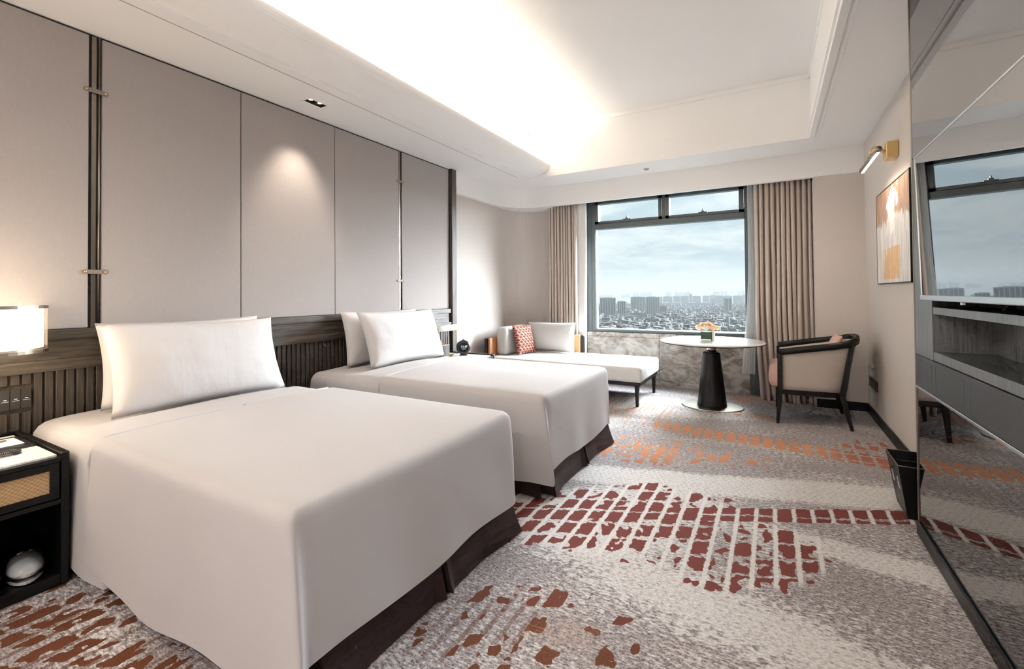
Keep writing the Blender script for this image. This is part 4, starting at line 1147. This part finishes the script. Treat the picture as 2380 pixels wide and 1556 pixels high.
# ---------------------------------------------------------------- ceiling fittings
def downlight(y, label, on=True):
    D = empty('double_downlight', (-3.197, y, ZC), label, 'downlight', 'double downlights')
    f = MB()
    for a in ((-.048, .048, -.092, -.084), (-.048, .048, .084, .092), (-.048, -.040, -.092, .092), (.040, .048, -.092, .092)): f.box(a[0], a[1], a[2], a[3], -.003, .002)
    f.build('frame', 'paint', D)
    for s in (-1, 1):
        yc = s * .042
        o4 = [(-.040, yc - .041, 0), (.040, yc - .041, 0), (.040, yc + .041, 0), (-.040, yc + .041, 0)]
        i4 = [(-.016, yc - .016, -.0), (.016, yc - .016, -.0), (.016, yc + .016, -.0), (-.016, yc + .016, -.0)]
        mb = MB(); o4 = [(x, y_, -.001) for x, y_, _ in o4]; i4 = [(x, y_, .055) for x, y_, _ in i4]
        mb.add(o4 + i4, [(0,1,5,4),(1,2,6,5),(2,3,7,6),(3,0,4,7),(4,5,6,7)])
        rf = mb.build('reflector', 'black_frame', D)
        MB().prism([(.015 * cos(2*pi*i/20), yc + .015 * sin(2*pi*i/20), .013) for i in range(20)], (0, 0, .002)).build('bulb', 'bulb_glow', rf)
        spot('downlight_beam', (-3.197 + .01, y + yc, ZC - .012), (-3.455, y + yc, 1.75), 19, WARM2, 62, .85, .02)
downlight(2.418, 'recessed black double downlight in the ceiling above the headboard panels')
def fill_downlight(x, y, label, power=60):  # unseen ceiling downlights, added behind the camera to brighten the room
    D = empty('fill_downlight', (x, y, ZC), label, 'downlight', 'added fill downlights')
    MB().lathe((0, 0, -.004), [(.045, .004), (.055, .004), (.055, 0), (.045, 0)], 24).build('rim', 'paint', D)
    MB().prism([(.044 * cos(2*pi*i/20), .044 * sin(2*pi*i/20), -.001) for i in range(20)], (0, 0, .001)).build('lens', 'bulb_glow', D)
    l = area('fill_downlight_beam', (x, y, ZC - .008), (0, 0, 0), .08, .08, power, (1.0, .93, .85)); l.data.shape = 'DISK'
for i, x in enumerate((-2.9, -1.9)): fill_downlight(x, -1.45, 'added round fill downlight unseen at the entry end of the ceiling, ' + ('nearer the headboard wall', 'nearer the room centre')[i], 16)
# made-up standing lamp, unseen behind the camera, added as fill light
fl_ = empty('fill_floor_lamp', (.12, -1.15, 0), 'added fill lamp with white drum shade, unseen behind the camera', 'lamp')
MB().lathe((0, 0, 0), [(.15, 0), (.15, .018), (.03, .026), (.0, .026)], 32).build('base', 'bronze', fl_, True)
MB().cyl((0, 0), .011, .011, .02, 1.45, 12).build('pole', 'bronze', fl_, True)
MB().grid([[(.2 * cos(2*pi*i/32), .2 * sin(2*pi*i/32), z) for i in range(32)] for z in (1.45, 1.75)], cu=True).build('lamp_shade', 'sheer', fl_, True)
l_ = bpy.data.lights.new('fill_floor_lamp_light', 'POINT'); l_.energy = 72; l_.color = (1.0, .95, .92); l_.shadow_soft_size = .12
lo_ = bpy.data.objects.new('fill_floor_lamp_light', l_); COL.objects.link(lo_); lo_.location = (.12, -1.15, 1.62)
sp_ = empty('sprinkler', (-1.353, 5.831, ZC), 'small round fitting in the ceiling border above the window', 'sprinkler')
MB().lathe((0, 0, -.012), [(.012, 0), (.030, .006), (.034, .012)], 24).build('escutcheon', 'bronze', sp_, True)
MB().cyl((0, 0), .008, .010, -.022, -.010, 12).build('nozzle', 'steel', sp_)

# ================================================================== CITY BELOW

GZ = -95.0
CITY = []
ORD = ['first', 'second', 'third', 'fourth', 'fifth', 'sixth', 'seventh', 'eighth', 'ninth', 'tenth', 'eleventh', 'twelfth', 'thirteenth', 'fourteenth', 'fifteenth', 'sixteenth', 'seventeenth', 'eighteenth', 'nineteenth', 'twentieth', 'twenty-first']
def city_mat(name, wall, glass_, bay, floor_h, band=.5, white=None):
    m, t, out = new_mat(name)
    x, y, z = sep(t, coords(t))
    u = (x + y * .37) / bay; v = z / floor_h
    win = (u.fract().gt(1 - band)) * (v.fract().gt(.38))
    n = noi(t, comb(t, u.floor(), v.floor(), 0.0), .9, 1)
    col = mix(t, win * (n * .6 + .5), wall, glass_)
    bsdf(t, out, col, .9, 0, 0.0); MATS[name] = m
city_mat('tower_grey', (0.090, 0.092, 0.092), (0.025, 0.030, 0.033), 3.6, 3.1, .55)
city_mat('tower_pale', (0.145, 0.150, 0.147), (0.050, 0.060, 0.062), 4.2, 3.1, .5)
city_mat('tower_dark', (0.050, 0.055, 0.058), (0.015, 0.020, 0.022), 5.0, 3.4, .6)
city_mat('tower_rust', (0.105, 0.065, 0.050), (0.030, 0.030, 0.030), 4.0, 3.2, .45)
city_mat('tower_blue', (0.075, 0.087, 0.095), (0.030, 0.040, 0.048), 6.0, 3.4, .5)
plain('fin_white', (.30, .315, .32), .9, spec=0.0, var=.05, scale=.05)
plain('roof_grey', (.08, .084, .086), .95, spec=0.0, var=.3, scale=.02)
def lowrise_mat():
    m, t, out = new_mat('lowrise')
    g_ = t.nodes.new('ShaderNodeNewGeometry'); isl = X(t, g_.outputs['Random Per Island']); x, y, z = sep(t, coords(t))
    r = t.nodes.new('ShaderNodeValToRGB'); t.links.new(isl.k, r.inputs[0]); el_ = r.color_ramp.elements
    el_[0].position = 0; el_[0].color = (0.094, 0.094, 0.090, 1); el_[1].position = 1; el_[1].color = (0.054, 0.052, 0.050, 1)
    for p, c in ((.3, (0.112, 0.113, 0.112)), (.45, (0.079, 0.072, 0.067)), (.55, (0.065, 0.040, 0.032)), (.62, (0.090, 0.094, 0.095)), (.8, (0.043, 0.043, 0.043))): e_ = el_.new(p); e_.color = (*c, 1)
    r.color_ramp.interpolation = 'CONSTANT'
    win = ((x + y) / 4.0).fract().gt(.5) * (z / 3.2).fract().gt(.5)
    bsdf(t, out, mix(t, win * .55, r.outputs[0], (.05, .056, .058)), .9, 0, 0.0); MATS['lowrise'] = m
lowrise_mat()
plain('city_ground', (.06, .066, .066), .95, spec=0.0, var=.5, scale=.02)
structure(MB().box(-9000, 7000, 120, 13000, GZ - 2, GZ).build('ground_city', 'city_ground'))
yawv = YAW * .55
def bld(name, u0, u1, vb, vt, m, label, depth=.7, fins=0, crown=None, group=None):
    """u0,u1: left and right sight lines, vb/vt: foot and roof sight lines -> true position and size on the plain below"""
    c = on_z((u0 + u1) / 2, vb, GZ); dist = c.y
    hz = 674.0 + (1792 - (u0 + u1) / 2) * .0079
    top = GZ + (vb - vt) / max(4.0, (vb - hz)) * (EYE - GZ)
    a = on_z(u0, vb, GZ); b_ = on_z(u1, vb, GZ); wid = (b_ - a).length
    B = empty(name, c, label, 'building', group, rz=math.atan2(b_.y - a.y, b_.x - a.x))
    h = top - GZ; dp = wid * depth
    CITY.append((c.x - sin(B.rotation_euler.z) * dp / 2, c.y + cos(B.rotation_euler.z) * dp / 2, sqrt(wid * wid + dp * dp) / 2 + 9))
    bbox('body', m, B, -wid / 2, wid / 2, 0, dp, 0, h, 0)
    MB().box(-wid * .3, wid * .25, dp * .3, dp * .7, h, h + 4).box(-wid / 2, wid / 2, -.3, .6, h, h + 1.6).build('roof_parapet', 'roof_grey' if not fins else 'fin_white', B)
    if fins:
        f = MB()
        for i in range(fins + 1):
            x = -wid / 2 + wid * i / fins; f.box(x - .9, x + .9, -1.4, .2, 0, h + 2)
        f.build('facade_fins', 'fin_white', B)
    if crown == 'crane':
        MB().box(-.6, .6, dp / 2, dp / 2 + 1.2, h, h + 26).box(-22, 9, dp / 2, dp / 2 + 1, h + 23, h + 24.4).build('tower_crane', 'roof_grey', B)
    return B
bld('apartment_tower', 1395, 1431, 742, 690.5, 'tower_grey', 'tall grey apartment tower with white fins nearest the left window frame', .4, 6)
bld('apartment_tower', 1436, 1454, 741, 699, 'tower_dark', 'narrower dark apartment tower with white fins beside the tall left tower', .5, 4)
bld('apartment_tower', 1467, 1499, 729, 688.5, 'tower_grey', 'broad grey apartment tower behind the white slab block', .4, 5)
bld('apartment_tower', 1502, 1533, 741, 688.5, 'tower_pale', 'pale apartment tower with white fins right of the white slab block', .4, 6)
bld('office_block', 1534, 1549, 736, 712, 'tower_rust', 'rust coloured block right of the pale finned tower', .6)
bld('slab_block', 1464, 1501, 748, 729.5, 'tower_pale', 'bright white slab block in front of the broad grey tower', .25)
bld('office_block', 1449, 1491, 751, 737, 'tower_blue', 'low blue grey office block in front of the white slab', .4)
bld('office_block', 1388.5, 1394, 742, 712, 'tower_dark', 'small dark block at the very left of the window view', .8)
bld('office_tower', 1685, 1701, 730, 691.5, 'tower_dark', 'dark office tower with white edge standing alone at the right', .7, 2)
bld('office_tower', 1654.5, 1664, 713, 695, 'tower_pale', 'pale slim tower in front of the grey skyline at the right', .8)
bld('slab_block', 1597, 1625, 716, 703, 'tower_pale', 'long white housing row, left half, in mid distance', .2, 8)
bld('slab_block', 1625.5, 1653, 716, 703.5, 'tower_pale', 'long white housing row, right half, in mid distance', .2, 8)
bld('slab_block', 1535, 1560, 716, 704, 'tower_pale', 'white housing row behind the rust coloured block', .25, 6)
bld('slab_block', 1565, 1581, 716, 704, 'tower_pale', 'short white housing block between two longer white rows', .3, 4)
rnd = random.Random(5)
# skyline of slab towers in the haze behind
x = 1535
i = 0
for i_, (u0, u1, vt, m) in enumerate([(1534,1540,689,'tower_grey'),(1541,1563,688,'tower_grey'),(1565,1582,687,'tower_grey'),(1583,1601,687,'tower_grey'),(1602,1609,681,'tower_grey'),(1610,1629,687,'tower_grey'),(1633,1649,686,'tower_grey'),(1650,1664,685,'tower_pale'),(1665,1683,686,'tower_grey'),(1684,1702,686,'tower_blue'),(1705,1725,686,'tower_grey'),(1726,1745,684,'tower_blue')]):
    bld('skyline_block', u0, u1, 706 + rnd.uniform(-2, 2), vt, m, 'grey slab tower in the skyline row behind the white housing, %s from the left' % ORD[i_], .5, 0, None, 'hazy skyline slab towers')
for i_, (u0, u1, vt, m, cr) in enumerate(sorted([(1471,1476,678,'tower_blue','crane'),(1478.5,1484,676.5,'tower_blue','crane'),(1487.5,1493,678.5,'tower_blue','crane'),(1495.5,1500.5,675.5,'tower_blue','crane'),(1503,1514,675.5,'tower_blue',None),(1444,1454,684,'tower_blue',None),(1455.5,1463,682,'tower_blue',None),(1548,1558,676,'tower_blue',None),(1568,1576,677,'tower_blue',None),(1578,1586,677,'tower_blue',None),(1588,1595,678,'tower_blue',None),(1596,1603,674,'tower_blue',None),(1657,1666,674,'tower_blue',None),(1667,1672.5,675,'tower_blue',None),(1675.5,1681,673.5,'tower_blue',None),(1684,1689.5,673.5,'tower_blue',None),(1715,1722,676,'tower_blue','crane'),(1724,1731,673,'tower_blue',None),(1390,1402,685,'tower_blue',None),(1404,1412,684,'tower_blue',None),(1415,1424,685,'tower_blue',None)], key=lambda q: q[0])):
    bld('distant_tower', u0, u1, 692.5, vt, m, 'far blue grey tower standing on the horizon, %s from the left' % ORD[i_], .7, 0, cr, 'far towers on the horizon')
# endless low houses between
def lowrise():
    mb = MB(); r = random.Random(2)
    n = 0
    while n < 30000:
        q = r.random(); d = 950 + 2400 * q ** 1.3; u = r.uniform(1372, 1750) if n < 15000 else r.uniform(1000, 2150); v = 674 + (1792 - u) * .0079
        dv = F_PX * 96.3 / d
        c = on_z(u, v + dv * 1.06, GZ)
        if any((c.x - q[0]) ** 2 + (c.y - q[1]) ** 2 < q[2] ** 2 for q in CITY): n += 1; continue
        h = r.uniform(5, 12) * (1.0 if r.random() < .88 else 1.9); a = r.uniform(2.5, 6.5); b_ = r.uniform(3, 8)
        if (u < 1360 or u > 1765) and d > 1500 and r.random() < .035: h = r.uniform(35, 75); a *= 2; b_ *= 2
        an = r.choice((0.35, .35, -.2, 1.2)) + r.uniform(-.15, .15)
        ca, sa = cos(an), sin(an)
        pts = [(c.x + ca * px - sa * py, c.y + sa * px + ca * py, GZ) for px, py in ((-a, -b_), (a, -b_), (a, b_), (-a, b_))]
        tp = [(p[0], p[1], GZ + h) for p in pts]
        mb.add(pts + tp, [(4, 5, 6, 7), (0, 1, 5, 4), (1, 2, 6, 5), (2, 3, 7, 6), (3, 0, 4, 7)])
        n += 1
    me = bpy.data.meshes.new('low_houses'); me.from_pydata(mb.v, [], mb.f); me.update()
    o = link('low_houses', me, 'lowrise'); tag(o, 'dense carpet of low pale houses spread below the towers', 'houses', None, 'stuff')
    return o
def grove(u0, u1, vb, vt, label, seed):
    c = on_z((u0 + u1) / 2, vb, GZ); a = on_z(u0, vb, GZ); b_ = on_z(u1, vb, GZ); wid = (b_ - a).length
    h = (vb - vt) / max(4, vb - (674 + (1792 - (u0 + u1) / 2) * .0079)) * (EYE - GZ)
    T = empty('grove', c, label, 'trees'); CITY.append((c.x, c.y, wid / 2 + 8)); r = random.Random(seed); mb = MB(); tr = MB()
    k = max(5, int(wid / 11))
    for i in range(k):
        x = -wid / 2 + wid * (i + .5) / k + r.uniform(-4, 4); y = r.uniform(-8, 14); hh = h * r.uniform(.65, 1.0); R_ = max(hh * .5, wid / k * .75)
        rows = []
        for j in range(7):
            th = pi * j / 6; rows.append([(x + R_ * sin(th) * cos(2*pi*q/9) * (1 + .22 * noise.noise(Vector((i * 3.1, j, q)))), y + R_ * sin(th) * sin(2*pi*q/9), hh * .52 + hh * .48 * cos(th) * (1 + .15 * noise.noise(Vector((j, q, i * 1.3))))) for q in range(9)])
        mb.grid(rows, cu=True); tr.cyl((x, y), .8, .6, 0, hh * .5, 6)
    cr_ = mb.build('crowns', 'tree_green', T, True); cr_['kind'] = 'stuff'
    tk = tr.build('trunks', 'tree_green', T); tk['kind'] = 'stuff'
for a in [(1460, 1475, 764, 756, 'round dark tree clump at the lower left of the window view', 1), (1507, 1522, 765, 757, 'left of two dark tree clumps low in the window view', 2), (1523, 1537, 764, 756, 'right of two dark tree clumps low in the window view', 3),
          (1549, 1560, 741, 733, 'small tree clump beside the rust coloured block', 4), (1585, 1640, 769, 760, 'long dark tree belt behind the roses at the lower right', 5), (1660, 1700, 757, 746, 'dark wooded mound right of the roses', 6), (1690, 1740, 768, 752, 'wooded slope at the lower right window corner', 7), (1454, 1464, 733, 725, 'trees between the dark tower and white slab', 8)]: grove(*a)
lowrise()
# thin ground haze over the plain
HAZE = .00022; ALB = .15
m, t, out = new_mat('haze'); vs = t.nodes.new('ShaderNodeVolumeScatter'); vs.inputs['Color'].default_value = (.92, .98, 1.0, 1); vs.inputs['Density'].default_value = HAZE * ALB
va = t.nodes.new('ShaderNodeVolumeAbsorption'); va.inputs['Color'].default_value = (0, 0, 0, 1); va.inputs['Density'].default_value = HAZE * (1 - ALB)
ad = t.nodes.new('ShaderNodeAddShader'); t.links.new(vs.outputs[0], ad.inputs[0]); t.links.new(va.outputs[0], ad.inputs[1])
t.links.new(ad.outputs[0], out.inputs['Volume']); MATS['haze'] = m
hz = MB().box(-8800, 6900, 400, 12000, GZ - 1, 150).build('haze', m); tag(hz, 'thin bluish haze lying over the city', 'haze', None, 'stuff')
